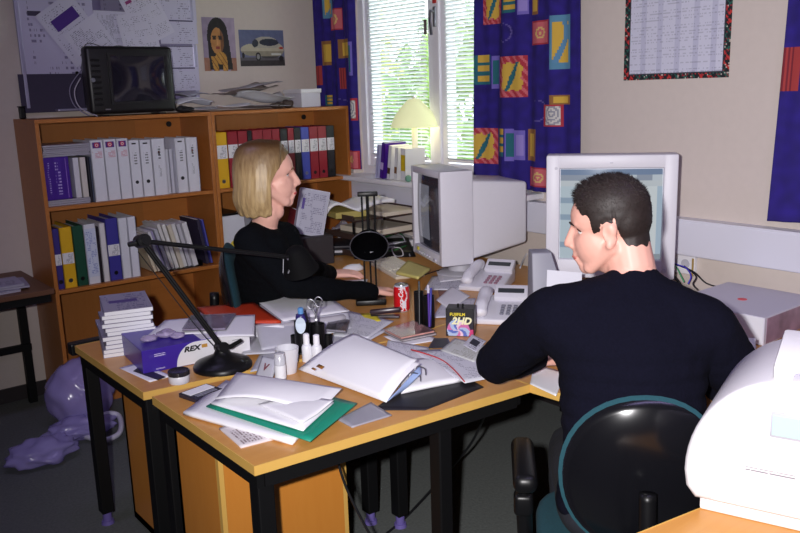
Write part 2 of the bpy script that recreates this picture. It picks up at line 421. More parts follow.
# ------------------------------------------------------------------ desks, bookcases, shelving
m_desk = wood('beech_desktop', (196, 132, 62), (216, 160, 88), .35)
m_edge = mat('desk_edge_strip', (214, 170, 88), .4, var=.06, scale=20)
m_shelf = wood('cherry_shelf', (168, 100, 44), (192, 122, 58), .4, stretch=(1.5, 12, 12))
m_panel = wood('beech_panel', (196, 122, 44), (208, 138, 58), .4, stretch=(10, 10, 1))
ZT = .72
def desk(name, label, poly, legs, lamp_z=ZT, edge=True, rails=None, legr=.024, leg_mat=None, feet=None):
    cx = sum(p[0] for p in poly)/len(poly); cy = sum(p[1] for p in poly)/len(poly)
    root = thing(name, label, 'desk', (cx, cy, 0))
    L = [(x-cx, y-cy) for x, y in poly]
    MB().prism(L, lamp_z-.024, lamp_z).build('desktop', m_desk, root)
    n = len(L); e = MB()
    area = sum(L[i][0]*L[(i+1) % n][1]-L[(i+1) % n][0]*L[i][1] for i in range(n))
    for i in range(n):
        a, b = Vector((*L[i], 0)), Vector((*L[(i+1) % n], 0)); d = (b-a); l = d.length
        ang = math.atan2(d.y, d.x); nrm = Vector((d.y, -d.x, 0)).normalized()*(1 if area > 0 else -1)
        m = (a+b)/2 + nrm*.0015
        e.box((m.x, m.y, lamp_z-.0125), (l+.003, .003, .0262), rot=(0, 0, ang))
    e.build('edge_strip', m_edge, root)
    f = MB()
    for (ax, ay, bx, by) in rails or []:
        a, b = Vector((ax-cx, ay-cy, lamp_z-.047)), Vector((bx-cx, by-cy, lamp_z-.047)); d = b-a
        f.box((a+b)/2, (d.length, .025, .046), rot=(0, 0, math.atan2(d.y, d.x)))
    f.build('frame', m_blackm, root)
    for x, y in legs:
        g = MB(); g.span((x-cx-legr, y-cy-legr, .05), (x-cx+legr, y-cy+legr, lamp_z-.024), bev=.004)
        lg = g.build('leg', m_blackm, root)
        q = MB(); q.cyl((x-cx, y-cy, .012), (x-cx, y-cy, .052), .017); q.cyl((x-cx, y-cy, 0), (x-cx, y-cy, .014), .025, .022)
        q.build('foot', mat('foot_lilac', (112, 98, 170), .45), lg, smooth='auto')
    return root
FX0, FX1 = .877, 1.782
_l = at(446, 436, y=1.675)
desk('office_desk', 'beech topped office desk at which the man rests his elbow', [(FX0, 1.707), (FX1, 1.632), (1.80, 2.275), (FX0+.002, 2.345)],
     [(FX0+.035, 1.745), (_l.x, 1.70), (1.74, 2.24), (FX0+.035, 2.312)],
     rails=[(FX0+.03, 1.725, 1.75, 1.66), (FX0+.022, 1.72, FX0+.022, 2.33), (1.765, 1.66, 1.775, 2.26), (FX0+.03, 2.325, 1.77, 2.26)])
desk('office_desk', 'beech topped office desk carrying the brochure pile and purple carton', [(.872, 2.402), (1.70, 2.295), (1.70, 3.055), (.872, 3.055)],
     [(.905, 2.44), (1.672, 2.335), (1.668, 3.02), (.905, 3.02)],
     rails=[(.90, 2.425, 1.68, 2.325), (.892, 2.42, .892, 3.04), (1.68, 2.33, 1.68, 3.04), (.90, 3.035, 1.67, 3.035)])
desk('corner_desk', 'corner desk holding the big monitor in front of the man', [(1.789, 1.632), (1.80, 1.50), (1.93, 1.27), (2.04, 1.08), (2.10, .62), (3.03, .62), (3.03, 2.395), (1.808, 2.275)],
     [(2.14, .66), (2.98, .66), (2.98, 2.34)],
     rails=[(1.83, 2.26, 3.0, 2.37), (3.0, .65, 3.0, 2.36), (2.13, .64, 3.0, .64)])
desk('corner_desk', 'corner desk under the window holding the monitor the woman faces', [(1.706, 2.295), (1.802, 2.285), (3.03, 2.405), (3.03, 4.24), (2.3, 4.24), (2.16, 3.8), (2.10, 3.4), (2.0, 3.15), (1.9, 3.05), (1.706, 3.05)],
     [(2.97, 2.47), (2.97, 4.17), (2.36, 4.17)],
     rails=[(1.82, 2.32, 3.0, 2.43), (3.0, 2.43, 3.0, 4.2), (2.33, 4.21, 3.0, 4.21)])
_a, _b = at(640, 533, z=ZT), at(712, 504, z=ZT)
_k = (_b.y-_a.y)/(_b.x-_a.x)
pt = desk('printer_table', 'low wooden table under the white printer in the corner', [(_a.x-.12, .25), (2.02, .25), (2.02, _a.y+_k*(2.02-_a.x)), (_a.x-.12, _a.y-_k*.12)],
     [(_a.x-.08, .29), (1.98, .29), (1.98, .72), (_a.x-.08, .84)], rails=[(1.23, .28, 1.99, .28), (1.25, .845, 1.99, .74), (1.2, .29, 1.2, .8), (2.0, .29, 2.0, .7)])
pt['category'] = 'table'
# drawer pedestals under the joined desks
def pedestal(label, x0, y0, x1, y1, z1):
    root = thing('drawer_pedestal', label, 'cabinet', ((x0+x1)/2, (y0+y1)/2, 0), 0, 'drawer pedestals under the desks')
    w, d = x1-x0, y1-y0
    b = MB(); t = .018
    b.span((-w/2, -d/2+t, .02), (-w/2+t, d/2, z1)); b.span((w/2-t, -d/2+t, .02), (w/2, d/2, z1)); b.span((-w/2, d/2-t, .02), (w/2, d/2, z1)); b.span((-w/2, -d/2+t, z1-t), (w/2, d/2, z1)); b.span((-w/2, -d/2+t, .02), (w/2, d/2, .05))
    b.build('carcass', m_panel, root)
    MB().box((0, -d/2+t/2, (z1+.02)/2), (w-.03, t, z1-.03)).build('front_panel', m_panel, root)
    MB().span((-w/2, -d/2, .02), (-w/2+.0145, -d/2+.0172, z1)).build('edge_strip', m_edge, root)
    MB().span((w/2-.0145, -d/2, .02), (w/2, -d/2+.0172, z1)).build('edge_strip', m_edge, root)
    for sx in (-1, 1):
        for sy in (-1, 1): MB().cyl((sx*(w/2-.05), sy*(d/2-.05), 0), (sx*(w/2-.05), sy*(d/2-.05), .022), .018).build('foot', m_black, root)
_p = at(217, 452, z=.655); _q = at(346, 466, y=_p.y)
pedestal('wooden drawer pedestal under the front desk behind its corner leg', _p.x, _p.y, _q.x, 2.27, .655)
pedestal('wooden drawer pedestal under the back desk beside the plastic bag', .99, 2.56, 1.37, 2.96, .655)

# the dark side table at the left edge
root = thing('side_table', 'dark framed side table by the left end of the bookcase', 'table', (.62, 4.38, 0))
MB().span((-.5, -.31, .70), (.475, .28, .725), bev=.003).build('table_top', wood('dark_top', (96, 60, 40), (112, 74, 50), .5), root)
f = MB()
f.span((-.48, -.29, .66), (.46, -.26, .70)); f.span((-.48, .23, .66), (.46, .26, .70)); f.span((.43, -.27, .66), (.46, .24, .70)); f.span((-.48, -.27, .66), (-.45, .24, .70))
f.build('frame', m_blackm, root)
MB().span((-.48, .20, .30), (.46, .23, .335)).build('stretcher', m_blackm, root)
for x, y in ((.44, -.27), (.44, .235), (-.46, -.27), (-.46, .235)):
    if y > 0 or x < 0: MB().span((x-.02, y-.02, 0), (x+.02, y+.02, .70)).build('leg', m_blackm, root)

# bookcases
SH = (.10, .637, 1.067, 1.503)       # undersides of bottom, lower, middle shelf and top board
BX = (1.158, 2.098, 3.036); BY0, BY1 = 4.30, 4.685
def bookcase(label, x0, x1):
    root = thing('bookcase', label, 'bookcase', ((x0+x1)/2, (BY0+BY1)/2, 0), 0, 'wooden bookcases along the back wall')
    w, d = x1-x0, BY1-BY0; t = .02
    for s in (-1, 1): MB().span((s*w/2, -d/2, 0), (s*(w/2-t), d/2, SH[3]), bev=.002).build('side_panel', m_shelf, root)
    MB().span((-w/2, -d/2, SH[3]), (w/2, d/2, SH[3]+t), bev=.002).build('top_board', m_shelf, root)
    for z in SH[:3]: MB().span((-w/2+t, -d/2+.004, z), (w/2-t, d/2-.012, z+t), bev=.002).build('shelf', m_shelf, root)
    MB().span((-w/2+t, d/2-.012, .0), (w/2-t, d/2-.002, SH[3])).build('back_panel', m_shelf, root)
    MB().span((-w/2+t, d/2-.024, .1), (-w/2+t+.62, d/2-.013, SH[3]-.002)).build('back_board', wood('shelf_back', (160, 98, 40), (176, 112, 52), .45, stretch=(12, 12, 1.5)), root)
    MB().span((-w/2+t, -d/2+.03, 0), (w/2-t, -d/2+.05, .1)).build('plinth', m_shelf, root)
    p = at(169 if x0 < 2 else 304, 124 if x0 < 2 else 117, y=BY1-.03)
    MB().cyl((p.x-(x0+x1)/2, d/2-.03, p.z), (p.x-(x0+x1)/2, d/2-.0235, p.z), .016).build('cable_hole', m_black, root)
bookcase('wooden bookcase on the left with the television on top', BX[0], BX[1]-.001)
bookcase('wooden bookcase on the right holding red and black binders', BX[1]+.001, BX[2])

# ------------------------------------------------------------------ office chairs
m_teal = mat('teal_fabric', (18, 62, 72), .95, var=.2, scale=120, bump=.3)
m_shell = mat('chair_shell', (16, 16, 20), .22)
def office_chair(label, loc, face, arms=True, bw=.43, bh=.50, bz=.78, seat_z=.46, back_d=-.2, tilt=.12):
    root = thing('office_chair', label, 'chair', loc, face, 'swivel office chairs')
    # local +x is the way the sitter faces
    b = MB()
    for k in range(5):
        a = k*2*PI/5+.3; b.cyl((0, 0, .09), (.28*math.cos(a), .28*math.sin(a), .07), .026, .016)
    b.cyl((0, 0, .06), (0, 0, .12), .045); b.build('star_base', m_black, root, smooth='auto')
    for k in range(5):
        a = k*2*PI/5+.3; g = MB(); x, y = .28*math.cos(a), .28*math.sin(a)
        tx, ty = -math.sin(a)*.022, math.cos(a)*.022
        g.cyl((x-tx, y-ty, .03), (x+tx, y+ty, .03), .03); g.build('caster', m_black, root, smooth='auto')
    MB().cyl((0, 0, .11), (0, 0, seat_z-.07), .025).build('gas_column', mat('steel', (150, 150, 158)), root, smooth='auto')
    s = MB(); n = 28
    prof = [(.24*abs(math.cos(t))**.6*(1 if math.cos(t) > 0 else -1), .235*abs(math.sin(t))**.6*(1 if math.sin(t) > 0 else -1)) for t in [k*2*PI/n for k in range(n)]]
    s.prism(prof, seat_z-.045, seat_z, bev=.02); s.build('seat', m_teal, root, smooth='auto')
    MB().prism([(x*.9, y*.9) for x, y in prof], seat_z-.075, seat_z-.044, bev=.01).build('seat_pan', m_shell, root, smooth='auto')
    MB().tube([(-.05, 0, seat_z-.08), (back_d-.05, 0, seat_z-.07), (back_d-.085, 0, seat_z+.1), (back_d-.075, 0, bz)], .02, 10).build('back_bar', m_black, root, smooth=True)
    # curved oval back: pad in front, hard shell behind
    def oval(scale, off, thick, name, m, dome=0):
        g = MB(); NR, NT = 10, 40; R = [[None]*NT for _ in range(NR+1)]
        def pt(r, t):
            c, s_ = math.cos(t), math.sin(t); p = 2/2.1
            y = bw/2*scale*r*abs(c)**p*(1 if c > 0 else -1); z = bh/2*scale*r*abs(s_)**p*(1 if s_ > 0 else -1)
            x = .9*y*y - z*tilt + off + .25*(z*z)
            return x, y, z
        fr = [[g.bm.verts.new(Vector(pt(i/NR, k*2*PI/NT))+Vector((back_d+(thick*(1-(i/NR)**6)), 0, bz))) for k in range(NT)] for i in range(1, NR+1)]
        bk = [[g.bm.verts.new(Vector(pt(i/NR, k*2*PI/NT))+Vector((back_d-dome*(1-(i/NR)**4), 0, bz))) for k in range(NT)] for i in range(1, NR+1)]
        for S, fl_ in ((fr, 0), (bk, 1)):
            c = g.bm.verts.new(sum((v.co for v in S[0]), Vector())/NT)
            for k in range(NT):
                f = (c, S[0][k], S[0][(k+1) % NT]); g.bm.faces.new(f if not fl_ else f[::-1])
                for i in range(NR-1):
                    f = (S[i][k], S[i+1][k], S[i+1][(k+1) % NT], S[i][(k+1) % NT]); g.bm.faces.new(f if not fl_ else f[::-1])
        for k in range(NT):
            g.bm.faces.new((fr[-1][k], bk[-1][k], bk[-1][(k+1) % NT], fr[-1][(k+1) % NT]))
        bmesh.ops.recalc_face_normals(g.bm, faces=g.bm.faces[:])
        return g.build(name, m, root, smooth=True)
    oval(1, .0, .04, 'back_pad', m_teal, .004)
    oval(.955, -.006, .003, 'back_shell', m_shell, .03)
    if arms:
        for s_ in (-1, 1):
            a = MB(); a.tube([(.0, s_*.2, seat_z-.07), (.0, s_*.255, seat_z-.06), (-.03, s_*.268, seat_z+.03), (-.05, s_*.27, seat_z+.16)], .021, 10)
            ar = a.build('armrest', m_black, root, smooth=True)
            MB().box((-.02, s_*.27, seat_z+.185), (.26, .062, .05), bev=.022, seg=4).build('arm_pad', m_black, ar, smooth=True)
            MB().box((-.05, s_*.272, seat_z+.09), (.05, .05, .06), bev=.012, seg=3).build('adjuster', m_black, ar, smooth=True)
    return root
MAN_FACE = math.radians(45)
office_chair('teal office chair with black shell back under the man', (1.692, 1.20, 0), MAN_FACE, bw=.385, bh=.43, bz=.70)
WOM_FACE = math.radians(-36); _w = at(231, 276, d=3.46)
office_chair('teal office chair with low back under the woman', (_w.x+.19*math.cos(WOM_FACE), _w.y+.19*math.sin(WOM_FACE), 0), WOM_FACE, arms=False, bw=.42, bh=.42, bz=.80, back_d=-.19)
# ------------------------------------------------------------------ things on and around the bookcases
WHITE = (222, 222, 232)
m_paper = mat('white_paper', (242, 241, 246), .7)
m_label = printed('spine_label', (228, 226, 230), (90, 90, 110), rows=9, dens=.6, cols=2)
m_vert = printed('spine_vertical_print', (222, 222, 232), (30, 30, 40), rows=5, dens=1, cols=1)
m_ink = mat('black_ink', (28, 28, 34), .5); m_wink = mat('white_ink', (235, 235, 240), .5)
m_hppur = mat('logo_purple', (84, 40, 130), .5); m_hpred = mat('logo_red', (196, 50, 80), .5)
m_steel = mat('steel', (150, 150, 158), .3, metal=1)
YB1 = 4.335
def binder(label, px0, px1, py, zs, h, rgb, style='band', group='ring binders', lean=0, depth=.27, yo=0):
    x0, x1 = at(px0, py, y=YB1).x, at(px1, py, y=YB1).x; w = max(x1-x0-.0015, .012)
    root = thing('ring_binder', label, 'binder', ((x0+x1)/2, YB1+yo, zs), 0, group)
    if lean: root.rotation_euler = (0, lean, 0)
    m = mat('binder_%d_%d_%d' % rgb, rgb, .45, var=.05, scale=40)
    b = MB(); t = .003
    b.box((0, t/2, h/2), (w, t, h), bev=.0012); b.box((-w/2+t/2, depth/2, h/2), (t, depth, h)); b.box((w/2-t/2, depth/2, h/2), (t, depth, h))
    b.build('cover', m, root)
    MB().box((0, depth/2+.012, h/2-.006), (w-2*t-.001, depth-.04, h-.022)).build('pages', m_paper, root)
    q = MB(); q.cyl((0, -.0005, h*.12), (0, .0035, h*.12), min(.011, w*.34), seg=20); 
    if style in ('band', 'plain', 'low'): q.build('finger_hole', m_steel if sum(rgb) > 300 else m_black, root)
    else: q.bm.free()
    def plate(z0, z1, mm, name='spine_label', ww=None, y=-.0012):
        g = MB(); g.grid((ww or w*.92), z1-z0, 1, 1)
        o = g.build(name, mm, root, loc=(0, y, (z0+z1)/2), rot=(PI/2, 0, 0)); solid(o, .0008, 0); return o
    if style == 'band': plate(h*.53, h*.77, m_label)
    if style == 'low': plate(h*.40, h*.58, m_label)
    if style == 'logo':
        plate(h*.87, h*.965, m_hppur, 'logo_patch', w*.66)
        MB().cyl((0, -.001, h*.92), (0, -.0028, h*.92), w*.2, seg=20).build('logo_disc', m_hpred, root)
        text('o', w*.5, m_wink, root, (0, -.003, h*.925), (PI/2, 0, 0), name='logo_mark')
        plate(h*.70, h*.83, printed('logo_print', WHITE, (200, 90, 120), rows=6, dens=.8, cols=1), 'spine_print')
    if style == 'vert':
        plate(h*.56, h*.80, m_vert, 'spine_print', w*.45); plate(h*.93, h*.955, m_ink, 'spine_mark', w*.4)
        MB().cyl((0, -.0005, h*.27), (0, -.002, h*.27), w*.16, seg=16).build('spine_dot', m_ink, root)
    if style == 'text':
        plate(h*.62, h*.88, m_vert, 'spine_print', w*.3); plate(h*.32, h*.55, printed('thin_print', WHITE, (60, 60, 70), rows=12, dens=.9, cols=1), 'spine_print', w*.22)
        plate(h*.72, h*.79, mat('mark_orange', (206, 90, 70), .5), 'spine_mark', w*.14)
    if style == 'blueprint': plate(h*.12, h*.93, printed('blue_print', (206, 212, 232), (90, 110, 190), rows=30, dens=.7, cols=1), 'spine_print')
    return root
Z2, Z1 = SH[2]+.0205, SH[1]+.0205
G1 = 'white binders on the upper shelf of the left bookcase'
for (a, b, st, lab, h, ln) in ((92, 105, 'logo', 'white binder with purple logo, first of three alike, beside the dark books', .318, 0), (105.2, 118.2, 'logo', 'white binder with purple logo, middle of three alike', .318, 0),
     (118.4, 130, 'logo', 'white binder with purple logo, last of three alike, next to black lettered ones', .318, 0), (130.2, 141, 'vert', 'white binder with black upright lettering right after the logo binders', .305, 0),
     (141.2, 152.5, 'vert', 'white binder with black upright lettering and dot, second of its kind', .303, 0), (153, 166.5, 'text', 'wide white binder with black lettering and orange mark, mid shelf', .305, 0),
     (176, 187, 'vert', 'white binder with black upright lettering beside the short files', .30, 0), (187.2, 199, 'text', 'white binder with thin lettering at the right end of the shelf', .30, 0)):
    binder(lab, a, b, 165, Z2, h, WHITE, st, G1, ln)
for i, (a, b, lab) in enumerate(((167.5, 171.3, 'short white file squeezed among the white binders, left one'), (171.6, 175.5, 'short white file squeezed among the white binders, right one'))):
    binder(lab, a, b, 170, Z2, .245, (208, 208, 220), 'none', G1, yo=.02)
REDB, BLKB, BLUB, YELB = (150, 26, 44), (22, 22, 28), (70, 80, 176), (226, 176, 24)
G2 = 'coloured binders on the upper shelf of the right bookcase'
for (a, b, c, lab) in ((216, 228, YELB, 'yellow binder at the left end of the red binder row'), (228.2, 238.6, REDB, 'red binder beside the yellow binder'), (238.8, 248.6, REDB, 'red binder second from the yellow binder'),
     (248.8, 253.2, BLKB, 'narrow black binder just above the hair of the woman, left'), (253.4, 263.8, REDB, 'red binder behind the head of the woman, left of three'), (264, 272.8, REDB, 'red binder behind the head of the woman, middle of three'),
     (273, 281, REDB, 'red binder behind the head of the woman, right of three'), (281.2, 288.5, BLKB, 'black binder behind the forehead of the woman'), (288.7, 295, REDB, 'narrow red binder between two black binders'),
     (295.2, 301.6, BLKB, 'black binder left of the blue binder'), (301.8, 310, BLUB, 'blue binder among red and black ones'), (310.2, 318.6, REDB, 'red binder right of the blue binder'),
     (318.8, 327.2, REDB, 'red binder beside the last black binder'), (327.4, 335, BLKB, 'black binder at the right end of the row')):
    binder(lab, a, b, 155, Z2, .318, c, 'band', G2)
G3 = 'binders on the lower shelf of the left bookcase'
for (a, b, c, st, lab, h) in ((54.5, 61.5, (58, 44, 128), 'low', 'narrow purple binder at the left end of the lower shelf', .315), (61.8, 74.5, YELB, 'low', 'yellow binder on the lower shelf of the left bookcase', .318),
     (74.8, 86, (18, 74, 52), 'plain', 'dark green binder beside the yellow one', .318), (86.3, 98.5, WHITE, 'blueprint', 'white binder with blue print beside the green one', .318), (99, 101.5, (40, 30, 40), 'none', 'thin dark piece in the gap between two white ones', .30),  # the thin dark piece fills a gap in the row
     (101.8, 108, (224, 220, 222), 'none', 'slim white binder left of the violet one', .315), (108.3, 121, (62, 56, 150), 'low', 'violet binder with white label on the lower shelf', .335),
     (121.3, 130.3, WHITE, 'none', 'white binder right of the violet one', .33), (130.6, 139, (226, 226, 238), 'none', 'white binder at the end before the loose files', .33)):
    binder(lab, a, b, 257, Z1, h, c, st, G3)
# leaning files
def booklet(label, x, z, w, h, d, rgb, lean, group, y=YB1):
    root = thing('booklet', label, 'booklet', (x, y, z), 0, group); root.rotation_euler = (0, lean, 0)
    m = mat('booklet_%d_%d_%d' % rgb, rgb, .6, var=.05, scale=30)
    c = MB(); c.box((-w/2+.0006, d/2, h/2), (.0012, d, h)); c.box((w/2-.0006, d/2, h/2), (.0012, d, h)); c.box((0, .0006, h/2), (w, .0012, h)); c.build('cover', m, root)
    MB().box((0, d/2+.002, h/2), (w-.0026, d-.004, h-.004)).build('pages', m_paper, root); return root
rnd = random.Random(3)
xs = at(140.5, 270, y=YB1).x
GL = 'leaning files on the lower shelf of the left bookcase'
labs = ['cream file leaning on the last white binder', 'second cream file in the leaning row', 'white file third in the leaning row', 'violet tinted file in the leaning row behind the lamp elbow', 'grey file leaning behind the lamp arm',
        'white file in the middle of the leaning row', 'pale file past the middle of the leaning row', 'cream file fourth from the dark folder', 'white file third from the dark folder', 'pale grey file second from the dark folder', 'thick white file next to the dark folder']
for i, lab in enumerate(labs):
    w = (.018, .014, .016, .012, .02, .02, .022, .024, .022, .022, .03)[i]; ln = -.28+.008*i
    booklet(lab, xs+.085+w*.5, Z1+.006, w, rnd.uniform(.235, .27)-.02*(i < 3), .21, ((212, 200, 176), (216, 206, 186), (222, 222, 228), (170, 160, 200), (190, 190, 200), (220, 216, 214), (226, 224, 222), (214, 204, 186), (224, 222, 224), (200, 198, 206), (224, 222, 226))[i], ln, GL, YB1+.01+rnd.uniform(0, .02))
    xs += w/math.cos(ln)+.0035
root = thing('file_tray', 'black bottom tray under the leaning white files', 'tray', (at(186, 270, y=YB1).x, YB1+.10, Z1))
MB().box((0, 0, .002), (.25, .2, .004)).build('tray_floor', m_black, root)
MB().box((.123, 0, .016), (.004, .2, .03)).build('tray_side', m_black, root)
root.location.x = xs+.085-.128+.02; root.location.z = Z1
booklet('dark folder with blue edge at the right end of the leaning row', xs+.14, Z1+.006, .02, .265, .23, (52, 46, 70), -.16, GL, YB1+.01)
booklet('slim blue file behind the dark folder at the row end', xs+.165, Z1+.006, .012, .26, .23, (84, 84, 176), -.155, GL, YB1+.01)
# upper left: magazines lying, purple boxes and books
def mag(label, name, cx, cy, z, w, d, t, rgb, rz, group, mm=None):
    root = thing(name, label, 'magazine', (cx, cy, z), rz, group)
    MB().box((0, 0, t/2), (w-.003, d-.003, max(t-.0012, .0008))).build('pages', mat('mag_pages', (170, 166, 178), .8), root)
    c = MB(); c.grid(w, d, 6, 6); o = c.build('cover', mm or mat('mag_%d_%d_%d' % rgb, rgb, .35, var=.1, scale=14), root, loc=(0, 0, t)); solid(o, .0006, -1)
    MB().box((0, 0, .0003), (w, d, .0006)).build('back_cover', mat('mag_%d_%d_%d' % rgb, rgb, .35), root); return root
xa = at(66, 165, y=YB1).x
z = Z2
for i in range(3):
    mag(('lowest magazine under the purple carton on the shelf', 'middle magazine under the purple carton on the shelf', 'topmost magazine right under the purple carton on the shelf')[i], 'magazine', xa-.005+.004*i, YB1+.14, z, .225, .27, .009, ((70, 66, 78), (190, 186, 200), (110, 104, 130))[i], .02*(i-1), 'magazines under the purple carton'); z += .0102
zp = z
def carton(name, label, loc, w, d, h, rgb, rz=0, cat='box'):
    root = thing(name, label, cat, loc, rz); m = mat('carton_%d_%d_%d' % rgb, rgb, .4, var=.04, scale=20)
    MB().box((0, 0, h/2), (w, d, h), bev=.0015).build('carton_body', m, root); return root
r = carton('software_box', 'purple software carton on its magazines in the left bookcase', (at(57, 170, y=YB1).x, YB1+.105, zp), .125, .2, .215, (66, 18, 142))
g = MB(); g.grid(.012, .18, 1, 1); solid(g.build('spine_print', printed('purple_print', (66, 18, 142), (190, 170, 230), rows=16, dens=.9, cols=1), r, loc=(-.04, -.1005, .11), rot=(PI/2, 0, 0)), .0006, 0)
g = MB(); g.grid(.03, .19, 1, 1); solid(g.build('spine_print', printed('purple_print_b', (70, 20, 148), (200, 180, 236), rows=12, dens=.8, cols=1), r, loc=(.005, -.1005, .11), rot=(PI/2, 0, 0)), .0006, 0)
MB().box((.046, -.1005, .1075), (.003, .001, .2)).build('spine_stripe', mat('stripe_lilac', (150, 110, 200), .5), r)
carton('software_box', 'slim white carton between the purple carton and the dark books', (at(76.5, 170, y=YB1).x+.001, YB1+.105, zp), .027, .2, .205, (214, 212, 222))
carton('software_box', 'cream carton with a brown line beside the dark books', (at(83.2, 170, y=YB1).x+.0035, YB1+.105, zp), .028, .2, .205, (212, 204, 198))
for i, (p, c, lab) in enumerate(((88.1, (36, 34, 44), 'thin dark book left of the logo binders'), (90.4, (70, 76, 96), 'thin slate book touching the logo binders'))):
    booklet(lab, at(p, 170, y=YB1).x+.003, Z2, .0095, .235, .2, c, 0, 'dark books beside the logo binders')
z = zp+.2165
for i in range(6):
    mag(('lowest magazine lying across the cartons', 'second magazine up across the cartons', 'third magazine up across the cartons', 'fourth magazine up across the cartons', 'fifth magazine up across the cartons', 'topmost magazine across the cartons in the bookcase')[i], 'magazine',
        xa+.012+rnd.uniform(-.004, .004), YB1+.15, z, .235, .28, .009, ((176, 172, 190), (60, 58, 70), (190, 186, 200), (96, 92, 110), (50, 48, 58), (140, 136, 156))[i], rnd.uniform(-.03, .03), 'magazines lying across the cartons'); z += .0098
# right bookcase, lower shelf
r = carton('magazine_file', 'white file box with yellow mark behind the woman', (at(234, 230, y=YB1).x, YB1+.13, Z1), .15, .25, .265, (220, 222, 232))
MB().box((0, 0, .272), (.14, .24, .012), bev=.003).build('lid', m_black, r)
MB().cyl((.0, -.1255, .09), (.0, -.127, .09), .028, seg=24).build('yellow_mark', mat('mark_yellow', (228, 206, 70), .5), r)
r = carton('magazine_file', 'plain white file box hidden partly by the woman', (at(262, 230, y=YB1).x, YB1+.13, Z1), .12, .25, .25, (206, 206, 214))

# ------------------------------------------------------------------ on top of the bookcases
ZS = SH[3]+.0205
p = at(127, 112, y=4.36)
tv = thing('television', 'old black tube television on the left bookcase', 'television', (p.x+.045, 4.37, ZS), 0.05)
tw, th = .475, .355
m_tv = mat('tv_plastic', (26, 25, 28), .4)
b = MB(); b.box((0, .02, th/2+.006), (tw, .075, th-.012), bev=.02, seg=3)
b.build('front_frame', m_tv, tv, smooth='auto')
M4 = lambda w0, h0, y0, w1, h1, y1, zc0, zc1: [(-w0/2, y0, zc0-h0/2), (w0/2, y0, zc0-h0/2), (w0/2, y0, zc0+h0/2), (-w0/2, y0, zc0+h0/2), (-w1/2, y1, zc1-h1/2), (w1/2, y1, zc1-h1/2), (w1/2, y1, zc1+h1/2), (-w1/2, y1, zc1+h1/2)]
def hexa(pts, bev=0):
    m = MB(); v = [m.bm.verts.new(q) for q in pts]
    for f in ((3, 2, 1, 0), (4, 5, 6, 7), (0, 1, 5, 4), (1, 2, 6, 5), (2, 3, 7, 6), (3, 0, 4, 7)): m.bm.faces.new([v[i] for i in f])
    bmesh.ops.recalc_face_normals(m.bm, faces=m.bm.faces[:])
    if bev: bmesh.ops.bevel(m.bm, geom=m.bm.edges[:], offset=bev, segments=3, affect='EDGES', profile=.5)
    return m
hexa(M4(tw-.03, th-.03, .05, .30, .22, .29, th/2+.006, .16), .012).build('rear_housing', m_tv, tv, smooth='auto')
g = MB(); sx = .035
g.grid(.30, .235, 14, 12, lambda u, v: (0, 0, .012*(1-(2*u-1)**2)*(1-(2*v-1)**2)))
g.build('screen', mat('tv_glass', (34, 32, 44), .08, spec=.8), tv, loc=(sx, -.0195, .19), rot=(PI/2, 0, 0), smooth=True)
b = MB()
for (x0, z0, x1, z1) in ((-.165, .305, .165, .318), (-.165, .06, .165, .073), (-.165, .073, -.15, .305), (.15, .073, .165, .305)): b.span((sx+x0, -.028, z0), (sx+x1, -.012, z1))
b.build('screen_surround', m_tv, tv)
MB().box((-.15, -.0185, .035), (.028, .006, .006)).build('button_strip', m_steel, tv)
b = MB()
for k in range(9): b.box((-.195, -.0185, .06+k*.028), (.05, .004, .012), bev=.001)
b.build('speaker_grille', m_black, tv)
MB().cyl((-.215, -.02, .185), (-.215, -.026, .185), .011).build('badge', mat('badge_grey', (120, 120, 130), .35), tv)
for s in (-1, 1): MB().box((s*.16, .05, .003), (.04, .1, .007)).build('foot', m_black, tv)
# cables beside the television
for k, (lab, pts, r_, c) in enumerate((('white cable hanging down left of the television', [(-.225, .12, .20), (-.27, .10, .13), (-.265, .06, .05), (-.21, -.03, .004)], .003, (196, 190, 206)),
        ('grey cable looping on the left of the television', [(-.21, .14, .24), (-.285, .12, .15), (-.285, .08, .06), (-.235, .02, .005)], .003, (140, 134, 160)), ('thin black wire arched over the television top', [(-.22, .1, .31), (-.19, .06, .372), (-.1, .06, .352), (-.02, .08, .362), (.06, .09, .347)], .0018, (30, 30, 34)))):
    t_ = MB(); t_.tube([Vector((tv.location.x, tv.location.y, ZS))+Vector(q) for q in pts], r_, 8)
    tag(t_.build('cable', mat('cable_%d' % k, c, .5), smooth=True), lab, 'cable', 'cables around the television')
b = MB(); b.box((0, 0, .03), (.03, .03, .06), bev=.006); b.box((0, 0, .062), (.036, .036, .006), bev=.002)
tag(b.build('ink_bottle', m_black, loc=(at(22, 112, y=4.6).x, 4.6, ZS)), 'little black pot at the left end of the bookcase top', 'pot')
r = carton('lidded_box', 'white lidded box on the bookcase top beside the navy curtain', (at(304, 97, y=4.5).x, 4.52, ZS), .14, .20, .085, (214, 212, 224))
MB().box((0, 0, .098), (.152, .215, .025), bev=.003).build('lid', m_white, r)
